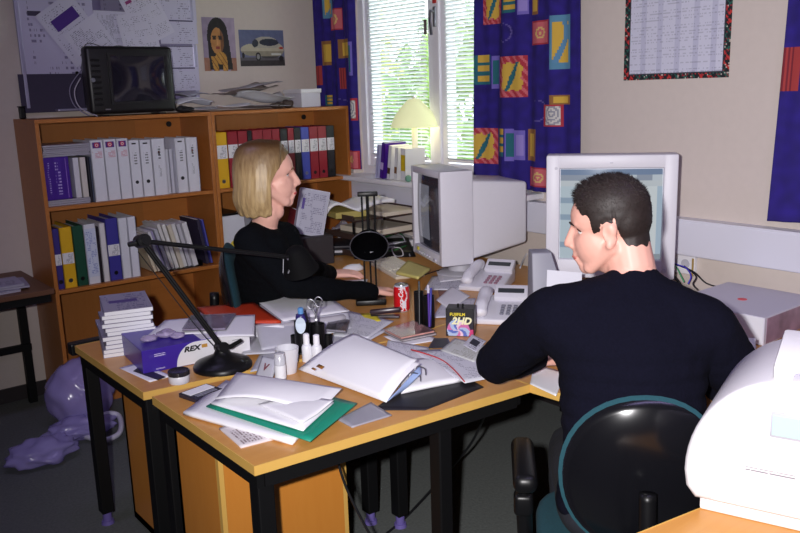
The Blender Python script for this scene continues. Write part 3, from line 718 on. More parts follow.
# loose paper heaps on the bookcase top
def heap(label, pxs, y, z, w, d, bend, rgb, rz, mm=None, tilt=0):
    g = MB(); k = rnd.uniform(0, 6)
    g.grid(w, d, 12, 10, lambda u, v: (0, 0, bend*(.5+.5*math.sin(u*4+k+v*2))+.35*bend*math.sin(v*7+k) + tilt*(u-.5)))
    o = g.build('loose_paper', mm or mat('heap_%d_%d_%d' % rgb, rgb, .6), loc=(at(pxs, 100, y=y).x, y, z), rot=(0, 0, rz), smooth=True)
    solid(o, .0015, 0); return tag(o, label, 'paper', 'loose papers on top of the bookcases')
heap('white paper lying flat right of the television', 196, 4.5, ZS+.012, .30, .24, .01, (220, 220, 230), .2)
heap('crumpled white sheet right of the television', 193, 4.47, ZS+.045, .20, .2, .03, (228, 228, 236), -.3)
heap('grey sheet leaning on the crumpled white one', 188, 4.55, ZS+.09, .2, .18, .02, (170, 168, 186), .5)
heap('long flat paper at the foot of the heap on the right bookcase', 250, 4.47, ZS+.012, .5, .26, .012, (206, 204, 214), .05)
heap('bulging white sheet in the heap on the right bookcase', 262, 4.45, ZS+.05, .34, .22, .045, (216, 214, 218), -.1)
heap('brownish leaflet on top of the heap on the right bookcase', 246, 4.52, ZS+.10, .36, .2, .03, (150, 134, 128), .25, tilt=.05)
heap('pale grey leaflet standing highest in the heap below the car picture', 252, 4.56, ZS+.125, .34, .2, .02, (176, 170, 180), .12, tilt=.06)
heap('white sheet lowest at the front edge of the heap', 232, 4.40, ZS+.02, .22, .14, .015, (226, 224, 230), -.2)
for i, (a, s_, lab) in enumerate(((181, (.04, .035, .02), 'black charger plug right of the television'), (183, (.05, .05, .018), 'dark cloth lump beside the television'), (286, (.035, .035, .028), 'dark brown lump at the right end of the heap'), (276, (.045, .035, .02), 'dark scrap in the middle of the heap'))):
    b = MB(); b.ball((0, 0, s_[2]*.95), s_, 3)
    for v in b.bm.verts: v.co += v.co.normalized()*.012*noise.noise(v.co*30+Vector((i, 0, 0)))
    o = b.build('crumpled_scrap', mat('scrap_%d' % (i > 1), ((30, 28, 32), (70, 58, 52))[i > 1], .6), loc=(at(a, 105, y=4.40).x, 4.38, ZS+(.0 if i < 3 else .0)), smooth=True); tag(o, lab, 'scrap', 'dark lumps on the bookcase tops')

# ------------------------------------------------------------------ whiteboard and wall pictures
wx0, wx1 = at(26, 104, y=YB-.02).x, at(199, 88, y=YB-.02).x; wz0 = at(80, 107, y=YB-.02).z; wz1 = 2.5
wbd = thing('whiteboard', 'whiteboard covered with pinned papers above the television', 'whiteboard', ((wx0+wx1)/2, YB-.004, wz0))
w, h = wx1-wx0, wz1-wz0
MB().box((0, -.008, h/2), (w-.02, .012, h-.02)).build('board', mat('board_face', (120, 110, 150), .4), wbd)
f = MB(); q = .022
f.span((-w/2, -.022, 0), (-w/2+q, 0, h), bev=.004); f.span((w/2-q, -.022, 0), (w/2, 0, h), bev=.004); f.span((-w/2+q, -.021, 0), (w/2-q, 0, q), bev=.004); f.span((-w/2+q, -.021, h-q), (w/2-q, 0, h), bev=.004)
f.build('frame', mat('aluminium', (178, 174, 204), .35, metal=.4), wbd)
MB().box((-.1, -.045, -.012), (.5, .06, .012), bev=.003).build('pen_tray', MATS['aluminium'], wbd)
def pin(label, cx, cy, w_, h_, rot, mm, name='pinned_sheet', cat='paper', lift=0, group='papers pinned to the whiteboard', y=None):
    p = at(cx, cy, y=(y or YB-.019)); g = MB(); g.grid(w_, h_, 8, 8, lambda u, v: (0, 0, .0015+.004*(u*(1-u))*abs(math.sin(3*v+cx))))
    o = g.build(name, mm, loc=(p.x, (y or YB-.0195)-lift, p.z), rot=(PI/2, rot, 0)); solid(o, .0005, 0)
    return tag(o, label, cat, group) if label else o
pinks = printed('pin_print', (206, 202, 226), (90, 84, 120), rows=40, dens=.5, cols=7)
pin('large pale chart sheet in the lower left of the whiteboard', 60, 40, .38, .50, 0, printed('chart_print', (196, 190, 222), (96, 84, 130), rows=18, dens=.35, cols=5, head=((60, 50, 80), .74, .79, .1, .28)))
pin('dark grey field sheet along the lower edge of the whiteboard', 55, 93, .36, .20, 0, mat('dark_sheet', (60, 52, 78), .7, var=.1, scale=30), lift=.004)
pin('tilted sheet with a purple block on the whiteboard', 72, 30, .23, .32, -.62, printed('tilt_print', (208, 204, 228), (110, 104, 140), rows=30, dens=.35, cols=6, head=((70, 24, 132), .60, .80, .2, .85)), lift=.008)
pin('tilted sheet overlapping the purple block sheet from the right', 96, 48, .21, .30, -.6, printed('tilt_print_b', (212, 208, 230), (100, 96, 130), rows=34, dens=.5, cols=6), lift=.012)
pin('grey photo sheet at the top middle of the whiteboard', 119, 8, .21, .22, -.02, printed('grey_photo', (128, 120, 150), (76, 70, 100), rows=10, dens=.6, cols=4, head=((40, 36, 60), .9, 1, 0, 1)), lift=.006)
pin('plain printed sheet under the grey photo sheet', 115, 34, .23, .24, .02, pinks, lift=.01)
pin('tilted sheet with a small red mark right of the grey photo sheet', 146, 16, .21, .29, -.45, printed('mark_print', (214, 210, 232), (110, 104, 136), rows=30, dens=.3, cols=6, head=((150, 50, 120), .84, .90, .12, .3)), lift=.014)
pin('tilted sheet with a pink mark above the television', 138, 36, .21, .25, -.18, printed('mark_print_b', (214, 210, 232), (110, 104, 136), rows=26, dens=.3, cols=6, head=((160, 40, 130), .12, .18, .3, .42)), lift=.018)
for i, (cy, lab) in enumerate(((8, 'chart sheet with dark header at the top right of the whiteboard'), (32, 'chart sheet with dark header second down on the right of the whiteboard'), (57, 'chart sheet with dark header third down on the right of the whiteboard'), (79, 'chart sheet with dark header lowest on the right of the whiteboard'))):
    pin(lab, 177+i*1.2, cy, .23, .135 if i else .16, 0, printed('chart_head', (204, 200, 226), (130, 124, 156), rows=12, dens=.3, cols=3, head=((56, 40, 90), .93, .985, 0, .9)), lift=.003+.004*(i % 2))
b = MB(); b.cyl((0, 0, 0), (0, -.012, 0), .009); p = at(77, 73, y=YB-.03); tag(b.build('magnet', m_black, loc=(p.x, YB-.0235, p.z)), 'black magnet low on the whiteboard left of the television', 'magnet')

def face_pic(u, v):
    # dark-haired woman resting her chin on her hands, lilac background
    x, y = (u-.5)*2, (v-.5)*2
    base = (168, 150, 176) if u > .3 else (150, 134, 160)
    d = math.hypot((x+.08)/.62, (y-.38)/.62)
    hair = d < 1 or (abs(x+.05+.1*y) < .66-.05*y and y < .38 and y > -.95)
    f = math.hypot((x+.12)/.40, (y-.12)/.50) < 1
    hands = math.hypot((x-.05)/.36, (y+.52)/.24) < 1 or (abs(x+.38+.3*(y+.6)) < .16 and y < -.45) or (abs(x-.28) < .14 and y < -.6)
    n = noise.noise(Vector((u*9, v*9, 0)))*14
    if hands:
        c = (196, 142, 60) if math.sin(24*(x+y)) > -.75 else (130, 84, 36)
    elif f:
        c = (186, 128, 70)
        if abs(y-.22) < .05 and (abs(x+.30) < .09 or abs(x-.06) < .09): c = (40, 26, 24)
        elif abs(y-.31) < .025 and (abs(x+.30) < .12 or abs(x-.06) < .12): c = (60, 38, 28)
        elif abs(y+.12) < .05 and abs(x+.12) < .13: c = (140, 50, 50)
        elif abs(x+.12) < .05 and -.03 < y < .2: c = (206, 150, 90)
        elif x > .08: c = (120, 74, 44)
    elif hair: c = (26, 18, 24)
    elif y < -.5 and abs(x) > .6: c = (160, 110, 90)
    else: c = base
    return tuple(max(0, min(255, q+n)) for q in c)
def car_pic(u, v):
    # silver coupe seen from behind on a dark road
    n = noise.noise(Vector((u*14, v*8, 3)))*8
    if v < .16: c = (52, 44, 48)
    elif v < .24: c = (90, 84, 92)
    else: c = (112-18*v, 112-10*v, 140)
    def ell(cx, cy, rx, ry): return ((u-cx)/rx)**2+((v-cy)/ry)**2 < 1
    body = (ell(.66, .45, .33, .24) or ell(.3, .45, .28, .17)) and v > .18
    roof = ell(.58, .62, .30, .20) and v > .5
    if roof:
        c = (176, 170, 158)
        if ell(.66, .66, .22, .10): c = (44, 50, 66)
        if ell(.32, .64, .10, .12): c = (50, 54, 66)
    elif body:
        c = (190, 182, 160) if v > .42 else (150, 142, 124)
        if ell(.55, .53, .09, .035) or ell(.93, .5, .05, .03): c = (180, 50, 46)
        if .70 < u < .92 and .30 < v < .36: c = (206, 206, 200)
        if v < .27: c = (60, 56, 60)
    if ell(.40, .26, .06, .12) or ell(.92, .2, .05, .09) or ell(.07, .3, .03, .08): c = (26, 24, 28)
    if ell(.40, .26, .035, .075): c = (140, 138, 140)
    return tuple(max(0, min(255, q+n)) for q in c)
def poster(label, a, b, c, d, fn, name='poster', nx=60, ny=80, cat='poster', yy=None):
    P = [at(*q, y=YB-.003) for q in (a, b, c, d)]; w_ = ((P[1]-P[0]).length+(P[2]-P[3]).length)/2; h_ = ((P[3]-P[0]).length+(P[2]-P[1]).length)/2
    ctr = sum(P, Vector())/4; e = (P[1]-P[0]+P[2]-P[3]); g = MB(); g.grid(w_, h_, nx, ny)
    o = g.build(name, painted_mat(), loc=ctr, rot=(PI/2, -math.atan2(e.z, e.x), 0)); paint(o, fn); solid(o, .0006, 0)
    for v_ in o.data.vertices: v_.co.z += .0006
    return tag(o, label, cat)
poster('poster of a dark haired woman resting chin on hands', (204, 71), (237, 71), (234, 18), (202, 17), face_pic)
poster('poster of a silver coupe seen from behind', (241, 66), (285, 66), (283, 30), (238, 30), car_pic, nx=90, ny=70)
# year planner on the window wall
c0, c1 = at(623.5, 79, x=XR-.003), at(728.5, 79, x=XR-.003); pw = c0.y-c1.y; phh = .78
def planner(u, v):
    cw, ch = 26, 38; bx, by = u*pw/.0125, v*phh/.0125
    e = min(u*pw, (1-u)*pw, v*phh, (1-v)*phh)
    if e < .023:
        n = math.sin(bx*2.1+1)*math.sin(by*2.3)+.5*math.sin(bx*5+by*4)
        t = math.sin(bx*.45+by*.5)
        if n > .35: return (198, 54, 52) if t > .25 else (40, 96, 84)
        return (30, 34, 38) if n < .1 else (200, 190, 180) if n < .18 else (150, 40, 50)
    if e < .028: return (60, 60, 70)
    col = (u*6) % 1
    c = (214, 214, 232) if col > .3 else (196, 196, 218)
    if (v*62) % 1 < .34 and noise.noise(Vector((u*60, math.floor(v*62)*3.3, 0))) > .0: c = tuple(q-26 for q in c)
    return c
g = MB(); g.grid(pw, phh, 100, 150)
for v in g.bm.verts: v.co = (-v.co.z, -v.co.x, v.co.y)
o = g.build('year_planner', painted_mat(), loc=(XR-.002, (c0.y+c1.y)/2, (c0.z+c1.z)/2+phh/2)); paint(o, planner); solid(o, .001, 0)
tag(o, 'white year planner with red and black patterned border on the window wall', 'calendar')
# ------------------------------------------------------------------ computers
m_beige = mat('computer_grey', (222, 220, 228), .45, var=.02, scale=60)
m_beige2 = mat('computer_grey_dark', (196, 194, 204), .5)
def crt(label, loc, face, w, h, d, screen_col, lift=.055, hood=.13, name='monitor', shots=None, bez=.035, chin=.05, tilt=0):
    """local +y is behind the screen; the screen looks towards local -y"""
    root = thing(name, label, 'monitor', loc, face+PI/2)
    s = MB(); s.lathe([(.11, 0), (.115, .008), (.1, .016), (.06, .02), (.055, lift+.004)], 28, Matrix.Translation((0, d*.38, 0))); s.build('swivel_stand', m_beige2, root, smooth='auto')
    body = bpy.data.objects.new('housing', None)
    z0 = lift; zc = z0+h/2
    # front hood with rounded top, open frame around the tube
    f = MB()
    f.span((-w/2, 0, z0), (-w/2+bez, hood, z0+h), bev=.006); f.span((w/2-bez, 0, z0), (w/2, hood, z0+h), bev=.006)
    f.span((-w/2+.004, .001, z0), (w/2-.004, hood, z0+chin), bev=.006); f.span((-w/2+.004, .001, z0+h-bez), (w/2-.004, hood, z0+h), bev=.008)
    f.span((-w/2+.01, .03, z0+.01), (w/2-.01, hood, z0+h-.01))
    f.build('front_bezel', m_beige, root, smooth='auto')
    bw, bh = w*.86, h*.84; ew, eh = w*.62, h*.58
    hexa([(-bw/2, hood-.01, z0+.012), (bw/2, hood-.01, z0+.012), (bw/2, hood-.01, z0+bh+.02), (-bw/2, hood-.01, z0+bh+.02),
          (-ew/2-.03, d, z0+.07), (ew/2+.03, d, z0+.07), (ew/2+.03, d, z0+eh+.11), (-ew/2-.03, d, z0+eh+.11)], .016).build('rear_housing', m_beige, root, smooth='auto')
    sw, sh = w-2*bez-.004, h-bez-chin-.004
    g = MB(); g.grid(sw, sh, 20, 16, lambda u, v: (0, 0, .016*(1-(2*u-1)**2*.6-(2*v-1)**2*.4)))
    sc = g.build('screen', screen_col, root, loc=(0, .026, z0+chin+sh/2), rot=(PI/2, 0, 0), smooth=True)
    return root, sc, z0
def screen_mat(name, rough=.12, strength=.55):
    m = painted_mat(name, rough); nt = m.node_tree; b = nt.nodes['Principled BSDF']
    a = [n for n in nt.nodes if n.type == 'VERTEX_COLOR'][0]
    nt.links.new(a.outputs[0], b.inputs['Emission Color']); b.inputs['Emission Strength'].default_value = strength
    mx = nt.nodes.new('ShaderNodeRGB'); mx.outputs[0].default_value = (.02, .02, .024, 1); nt.links.new(mx.outputs[0], b.inputs['Base Color'])
    return m
# the woman's monitor, seen from its side
M1 = at(462, 262, z=ZT)
r1, sc1, z1 = crt('grey tube monitor seen from its side, facing the woman', (2.535, 2.985, ZT), math.radians(159), .42, .44, .46, screen_mat('screen_dark', .1, .30), lift=.085, hood=.16)
def dark_screen(u, v):
    c = (40, 40, 52)
    if .1 < u < .55 and .15 < v < .9: c = (150, 150, 165)
    if .62 < u < .95 and .1 < v < .8: c = (70, 62, 70)
    return c
paint(sc1, dark_screen)
b = MB(); b.box((.12, -.003, z1+.018), (.03, .008, .012), bev=.002); b.build('power_button', m_beige2, r1)
g = MB()
for k in range(5): g.box((-.1+.035*k, -.003, z1+.02), (.02, .008, .01), bev=.002)
g.build('control_buttons', m_beige2, r1); r1['label'] = 'grey tube monitor seen from its side, facing the woman'
MB().box((-.12, -.002, z1+.034), (.022, .004, .016)).build('energy_sticker', mat('sticker_yellow', (226, 216, 60), .5), r1)
MB().box((-.151, .24, z1+.30), (.002, .032, .008)).build('side_badge', mat('badge_grey', (120, 120, 130), .35), r1) if 0 else None
# the man's big monitor, facing the camera
M2 = at(610, 225, d=3.2)
r2, sc2, z2 = crt('big grey tube monitor lit up behind the head of the man', (M2.x, M2.y, ZT), math.atan2(-M2.y, -M2.x)+.02, .492, .485, .40, screen_mat('screen_lit', .1, .62), lift=.142, hood=.10, bez=.052, chin=.075)
def lit_screen(u, v):
    c = (176, 196, 214)
    if v > .955: return (120, 140, 170)
    if v > .90: return (196, 206, 216) if (u*40) % 1 > .3 else (150, 160, 176)
    if v > .84: return (200, 208, 214)
    if u < .30 and v < .8: return (190, 206, 216) if (v*26) % 1 > .3 else (150, 170, 190)
    if .33 < u < .97 and .06 < v < .8: return (214, 222, 226) if (v*22) % 1 > .3 or u > .8 else (178, 192, 206)
    if v < .045: return (150, 160, 170)
    return c
paint(sc2, lit_screen)
MB().cyl((.205, -.002, z2+.035), (.205, -.008, z2+.035), .009).build('power_button', m_beige2, r2)
MB().cyl((-.208, -.001, z2+.435), (-.208, -.003, z2+.435), .006).build('maker_badge', m_beige2, r2)
MB().box((0, -.001, z2+.455), (.012, .004, .005)).build('front_mark', m_beige2, r2)
# keyboards
def keyboard(label, loc, rz, w=.40, d=.15):
    root = thing('keyboard', label, 'keyboard', loc, rz, 'keyboards')
    hexa([(-w/2, -d/2, 0), (w/2, -d/2, 0), (w/2, d/2, 0), (-w/2, d/2, 0), (-w/2, -d/2, .014), (w/2, -d/2, .014), (w/2, d/2, .028), (-w/2, d/2, .028)], .003).build('keyboard_case', mat('keyboard_cream', (218, 208, 188), .5), root, smooth='auto')
    k = MB(); an = math.atan2(.014, d)
    for r_ in range(6):
        for c_ in range(20):
            if c_ in (14,) : continue
            y = -d/2+.02+r_*.021; k.box((-w/2+.02+c_*.0189, y, .0145+(y+d/2)*math.sin(an)+.004), (.0155, .0165, .008), rot=(an, 0, 0))
    kk = k.build('keys', mat('key_cream', (228, 222, 206), .5), root); kk['kind'] = 'stuff'
    return root
kp = at(403, 270, z=ZT)
keyboard('cream keyboard in front of the side turned monitor', (kp.x-.03, kp.y+.02, ZT), math.radians(-108))
# grey upright block with a white card, left of the man's chin
gp = at(552, 292, z=ZT)
gp = at(556, 283, z=ZT)
gp = at(551, 290, d=2.98); gh = at(545, 250, d=3.0).z-ZT
root = thing('card_stand', 'grey upright stand holding a white card below the chin of the man', 'stand', (gp.x, gp.y, ZT), math.radians(-38))
hexa([(-.07, -.05, 0), (.09, -.05, 0), (.09, .10, 0), (-.07, .10, 0), (-.07, .0, gh), (-.0, .0, gh), (-.0, .08, gh), (-.07, .08, gh)], .004).build('stand_body', mat('stand_grey', (150, 150, 162), .5), root, smooth='auto')
MB().box((.035, -.058, gh*.70), (.125, .004, .07), rot=(-.45, .12, 0)).build('card', printed('card_print', (226, 226, 234), (110, 120, 150), rows=5, dens=.4, cols=2, head=((120, 130, 160), .7, .85, .1, .3)), root)
MB().box((.045, -.035, gh*.28), (.15, .05, gh*.56), bev=.006).build('card_tray', m_white, root)

# ------------------------------------------------------------------ telephones
def phone(label, loc, rz, big=True):
    root = thing('desk_telephone', label, 'telephone', loc, rz, 'desk telephones')
    w, d = .20, .235
    m = m_beige
    hexa([(-w/2, -d/2, 0), (w/2, -d/2, 0), (w/2, d/2, 0), (-w/2, d/2, 0), (-w/2, -d/2, .022), (w/2, -d/2, .022), (w/2, d/2, .062), (-w/2, d/2, .062)], .006).build('phone_base', m, root, smooth='auto')
    an = math.atan2(.04, d)
    def top(x, y): return (x, y, .022+.04*(y+d/2)/d)
    x_, y_, z_ = top(.035, .085)
    dp = MB(); dp.box((.035, .088, .075), (.135, .075, .03), rot=(.55, 0, 0), bev=.006); dp.build('display_hood', m, root, smooth='auto')
    MB().box((.035, .0795, .0895), (.105, .022, .004), rot=(.55, 0, 0)).build('display', mat('lcd_dark', (58, 62, 66), .2), root)
    for r_ in range(4):
        for c_ in range(3):
            x_, y_, z_ = top(.012+c_*.024, -.068+r_*.024)
            MB().box((x_, y_, z_+.003), (.016, .013, .007), rot=(an, 0, 0), bev=.002).build('key', mat('key_grey' if big else 'key_mauve', (120, 120, 134) if big else (150, 110, 126), .5), root)
    h = MB(); h.tube([(-.068, -d/2+.015, .04), (-.068, -d/4, .062), (-.068, 0, .07), (-.068, d/4, .082), (-.068, d/2-.012, .08)], .021, 12)
    for v in h.bm.verts: v.co.x = -.068+(v.co.x+.068)*1.25
    for y, z in ((-d/2+.03, .045), (d/2-.03, .076)): h.ball((-.068, y, z), (.029, .03, .022), 2)
    h.build('handset', mat('handset_white', (230, 228, 236), .4), root, smooth=True)
    return root
f1 = at(504, 317, z=ZT); f2 = at(492, 287, z=ZT)
phone('white desk telephone beside the diskette box', (f1.x-.01, f1.y+.01, ZT), math.radians(-52))
phone('white desk telephone behind the front one, below the side turned monitor', (f2.x, f2.y+.03, ZT), math.radians(-62), False)

# ------------------------------------------------------------------ desk lamps
def lamp_base(root, r=.10, lb=True):
    MB().lathe([(r, 0), (r*1.0, .01), (r*.93, .02), (r*.6, .034), (.03, .046), (.022, .06), (.018, .075)], 36).build('lamp_base', m_black, root, smooth='auto')
def rods(pairs, r, root, name='arm'):
    for a, b_ in pairs: MB().cyl(a, b_, r, seg=10).build(name, m_blackm, root, smooth='auto')
L0 = at(223, 367, z=ZT); L0 = Vector((L0.x, L0.y, ZT))
root = thing('desk_lamp', 'black jointed desk lamp with round base beside the purple carton', 'lamp', L0, 0)
lamp_base(root, .098)
el = at(142, 241, d=2.62)-L0; en = at(287, 257, d=2.92)-L0; bs = Vector((0, 0, .07))
side = (el-bs).cross(en-el).normalized()*.012
rods([(bs+side, el+side), (bs-side, el-side)], .006, root, 'lower_arm'); rods([(el+side*.8, en+side*.8), (el-side*.8, en-side*.8)], .0065, root, 'upper_arm')
MB().tube([bs-Vector((.02, 0, 0)), (bs*.75+el*.25)+Vector((-.035, -.02, 0)), el-Vector((0.02, .01, .03))], .0016, 6).build('cord', m_black, root)
q = MB(); q.cyl(el-side*2.2, el+side*2.2, .022); q.build('elbow_joint', m_black, root, smooth='auto')
q = MB(); q.cyl(el-side*3, el-side*2.2, .013); q.cyl(el+Vector((-.045, 0, -.006)), el, .008, .012); q.build('clamp_knob', m_black, root, smooth='auto')
q = MB(); q.cyl(bs-side*2, bs+side*2, .018); q.cyl(bs+Vector((.02, -.02, .0)), bs+Vector((.05, -.05, .025)), .008, .006); q.build('base_joint', m_black, root, smooth='auto')
q = MB(); q.tube([en, en+Vector((.012, 0, -.03)), en+Vector((.0, 0, -.06))], .004, 8); q.tube([en+Vector((-.015, 0, -.005)), en+Vector((-.02, 0, -.055))], .002, 6); q.build('spring', m_steel, root)
hd = MB(); hd.lathe([(.018, .07), (.032, .06), (.045, .035), (.062, -.02), (.066, -.03), (.058, -.03), (.03, .04)], 28)
hd.build('lamp_shade', mat('shade_matt', (9, 9, 11), .8, spec=.15), root, loc=en+Vector((.055, .01, -.035)), rot=(.1, -.35, 0), smooth='auto')
# second lamp, folded upright, between the woman's hand and the can
L2 = at(371, 303, z=ZT)
root = thing('desk_lamp', 'black jointed desk lamp folded upright with a round head, before the woman', 'lamp', (L2.x, L2.y, ZT), math.radians(-35))
q = MB(); q.box((0, 0, .012), (.13, .10, .024), bev=.006); q.box((-.02, 0, .03), (.05, .05, .03), bev=.006); q.build('lamp_foot', m_black, root, smooth='auto')
ztop = at(368, 191, d=(L2-EYE).dot(FW)).z-ZT
rods([((-.022, .012, .03), (-.022, .012, ztop)), ((.004, .012, .03), (.004, .012, ztop)), ((.03, -.012, .28), (.03, -.012, ztop)), ((-.002, -.014, .28), (-.002, -.014, ztop)), ((.026, .012, .03), (.026, .012, .28))], .0042, root)
q = MB(); q.box((.003, 0, ztop), (.085, .034, .018), bev=.004); q.build('top_joint', m_black, root, smooth='auto')
q = MB(); q.box((.0, -.004, ztop-.255), (.07, .04, .02), bev=.004); q.build('middle_joint', m_black, root, smooth='auto')
for x in (-.026, .012): MB().box((x, -.026, ztop-.245), (.016, .006, .008)).build('clip', m_steel, root)
hd = MB(); hd.lathe([(.03, .06), (.05, .045), (.074, .0), (.078, -.008), (.070, -.008), (.045, .035), (.001, .045)], 36)
hd.build('lamp_shade', mat('lamp_gloss_black', (6, 6, 8), .95, spec=.03), root, loc=(.0, -.07, ztop-.205), rot=(-1.05, .05, 0), smooth='auto')
q = MB(); q.tube([(.0795*math.cos(k*2*PI/40), .0795*math.sin(k*2*PI/40), -.0085) for k in range(41)], .0022, 6, smooth=False); q.build('shade_rim', mat('rim_grey', (84, 84, 92), .3), root, loc=(.0, -.07, ztop-.205), rot=(-1.05, .05, 0), smooth=True)

# ------------------------------------------------------------------ papers and small things on the man's desk
def paper(label, px4, z, mm=None, bulge=0, t=.0008, fn=None, name='paper_sheet', cat='paper', group='papers on the desks', n=10):
    o = patch(name, pix(*px4, z=z), mm or m_paper, bulge, n, t, fn=fn)
    return tag(o, label, cat, group)
pr1 = printed('memo_print', (222, 222, 232), (120, 120, 140), rows=30, dens=.4, cols=7)
pr2 = printed('form_print', (214, 214, 224), (140, 140, 156), rows=22, dens=.5, cols=6)
m_green = mat('green_folder', (20, 138, 112), .45, var=.05, scale=10)
paper('newspaper fold peeping out under the white stack at the desk corner', ((219, 428), (241, 447), (300, 432), (272, 410)), ZT+.004, printed('news_print', (214, 206, 208), (90, 60, 60), rows=20, dens=.6, cols=4, head=((96, 44, 44), .25, .95, .02, .45)), .004, .005)
paper('thick white stack under the green folder', ((183, 412), (292, 442), (333, 404), (226, 380)), ZT+.014, m_paper, .0, .009)
paper('teal green folder between white papers on the front desk', ((206, 406), (310, 441), (357, 403), (256, 376)), ZT+.022, m_green, .002, .003)
paper('white sheets lying inside the green folder', ((211, 403), (303, 430), (334, 402), (240, 380)), ZT+.031, m_paper, .006, .004)
paper('big white sheet curling on top of the green folder', ((215, 399), (322, 405), (342, 388), (237, 372)), ZT+.050, m_paper, .012, .0012, fn=lambda u, v: (0, 0, .012*math.sin(u*5)*(1-v)))
paper('small white sheet with a raised corner on the green folder', ((258, 404), (302, 423), (334, 404), (300, 392)), ZT+.042, m_paper, .006, .001, fn=lambda u, v: (0, 0, .022*max(0, u+v-1.45)))
paper('grey plastic pocket at the front desk edge beside the green folder', ((337, 419), (352, 427), (392, 415), (371, 402)), ZT+.0035, mat('plastic_grey', (158, 156, 168), .3), .0, .003, name='plastic_pocket', cat='pocket')
paper('black desk pad under the open binder', ((372, 410), (425, 410), (484, 387), (440, 362)), ZT+.0016, mat('pad_black', (24, 22, 30), .5), 0, .0014, name='desk_pad', cat='desk pad')
# open ring binder standing like a tent
bm_ = thing('open_binder', 'open white ring binder tented on the front desk', 'binder', at(360, 375, z=ZT))
O = bm_.location.copy()
c = [at(298, 369, z=ZT+.005), at(386, 402, z=ZT+.008), at(420, 366, z=ZT+.065), at(352, 337, z=ZT+.07)]
o = patch('cover', c, m_white, .012, 14, .003, fn=lambda u, v: (0, 0, .016*math.sin(v*PI*.8))); o.location -= O; o.parent = bm_
c2 = [q + Vector((.004, .006, .006)) for q in c]
o = patch('lining_sheet', [c2[0].lerp(c2[1], .03), c2[0].lerp(c2[1], .97), c2[3].lerp(c2[2], .97), c2[3].lerp(c2[2], .03)], m_paper, .012, 14, .001, fn=lambda u, v: (0, 0, .016*math.sin(v*PI*.8))); o.location -= O; o.parent = bm_
for (a, b_) in (((320, 366.5), (5, 2.6)), ((313.5, 368.8), (3, 1.6))):
    o = patch('brown_sticker', [at(a[0]-b_[0]*.8, a[1]-.2, z=ZT+.038), at(a[0]+b_[0]*.3, a[1]+b_[1], z=ZT+.038), at(a[0]+b_[0]*.9, a[1]+.1, z=ZT+.042), at(a[0]-b_[0]*.2, a[1]-b_[1], z=ZT+.042)], mat('sticker_brown', (150, 98, 36), .5), 0, 2, .0006); o.location -= O; o.parent = bm_
o = patch('spine', [at(387, 401, z=ZT+.008), at(402, 391, z=ZT+.012), at(421, 374, z=ZT+.05), at(420, 366, z=ZT+.064)], mat('spine_blue', (150, 170, 214), .5), 0, 6, .003); o.location -= O; o.parent = bm_
o = patch('page_block', [at(401, 391, z=ZT+.014), at(462, 379, z=ZT+.012), at(434, 357, z=ZT+.014), at(400, 360, z=ZT+.016)], m_paper, .008, 8, .010); o.location -= O; o.parent = bm_
q = MB()
for k in (.35, .65):
    p0 = at(402, 391, z=ZT+.012).lerp(at(420, 370, z=ZT+.05), k)-O
    q.tube([p0, p0+Vector((.01, .0, .03)), p0+Vector((.035, -.01, .022)), p0+Vector((.04, -.01, .0))], .002, 8)
q.build('ring', m_steel, bm_, smooth=True)
paper('white page beside the open binder under the red lined sheet', ((385, 352), (440, 372), (428, 347), (388, 340)), ZT+.012, pr1, .003)
paper('white brochure with a curved red line beside the elbow of the man', ((465, 382.5), (488, 378), (474, 348), (411, 350)), ZT+.0155, pr2, .002, .003)
rl = MB(); rl.tube([q_+Vector((0, 0, .0013)) for q_ in pix((411, 350), (427, 354.5), (443, 361), (455, 371), (464.5, 382), z=ZT+.0165)], .0022, 6)
tag(rl.build('red_ribbon', mat('ribbon_red', (196, 46, 52), .5), smooth=True), 'red line edging along the white brochure by the elbow', 'ribbon')
paper('printed sheet with pale picture lying before the diskette box', ((440, 350), (474, 362), (488, 346), (455, 338)), ZT+.0185, printed('map_print', (206, 208, 206), (150, 150, 130), rows=14, dens=.6, cols=5), .002)
paper('white sheet under the forearm of the man at the desk corner', ((530, 384), (556, 396), (566, 372), (534, 364)), ZT+.002, m_paper)
paper('leaflet with dark picture at the sleeve of the man', ((463, 345), (476, 352), (486, 341), (472, 334)), ZT+.0205, printed('pic_print', (216, 216, 226), (60, 60, 80), rows=8, dens=.5, cols=3, head=((40, 44, 60), .3, .75, .25, .8)), .001)
paper('dark sleeve on the desk between disc cases and diskette box', ((428, 348), (452, 347), (448, 338), (434, 338)), ZT+.0035, mat('sleeve_dark', (44, 42, 52), .4), 0, .002, name='disc_sleeve', cat='sleeve')
def cd_case(label, c4, z, t=.009, col=(186, 150, 150), group='disc cases on the desks'):
    P = pix(*c4, z=z); O_ = sum(P, Vector())/4
    root = thing('disc_case', label, 'disc case', O_, 0, group)
    P = [p_-O_ for p_ in P]
    def hx(k, z0, z1): return hexa([tuple(p_*k+Vector((0, 0, z0))) for p_ in P]+[tuple(p_*k+Vector((0, 0, z1))) for p_ in P])
    hx(.97, .0, t-.002).build('inlay', mat('inlay_%d_%d_%d' % col, col, .3, var=.5, scale=26), root)
    hx(1, t-.002, t).build('lid', mat('case_clear', (235, 232, 238), .05, trans=.9, alpha=.5), root)
    hx(1, -.0006, .0008).build('tray_back', mat('case_smoke', (90, 86, 96), .3), root); return root
cd_case('lower disc case of the pair beside the black pen cups', ((384, 333), (403, 342), (437, 335), (416, 326)), ZT+.003, col=(170, 160, 164))
cd_case('upper disc case of the pair, with a pink inlay, beside the black pen cups', ((384, 331), (401, 339.5), (435, 332.5), (414, 322.5)), ZT+.014, col=(206, 150, 140))  # inlay coloured pink
paper('white slip under the pair of disc cases', ((383, 336), (402, 346), (440, 340), (420, 331)), ZT+.0018, m_paper)

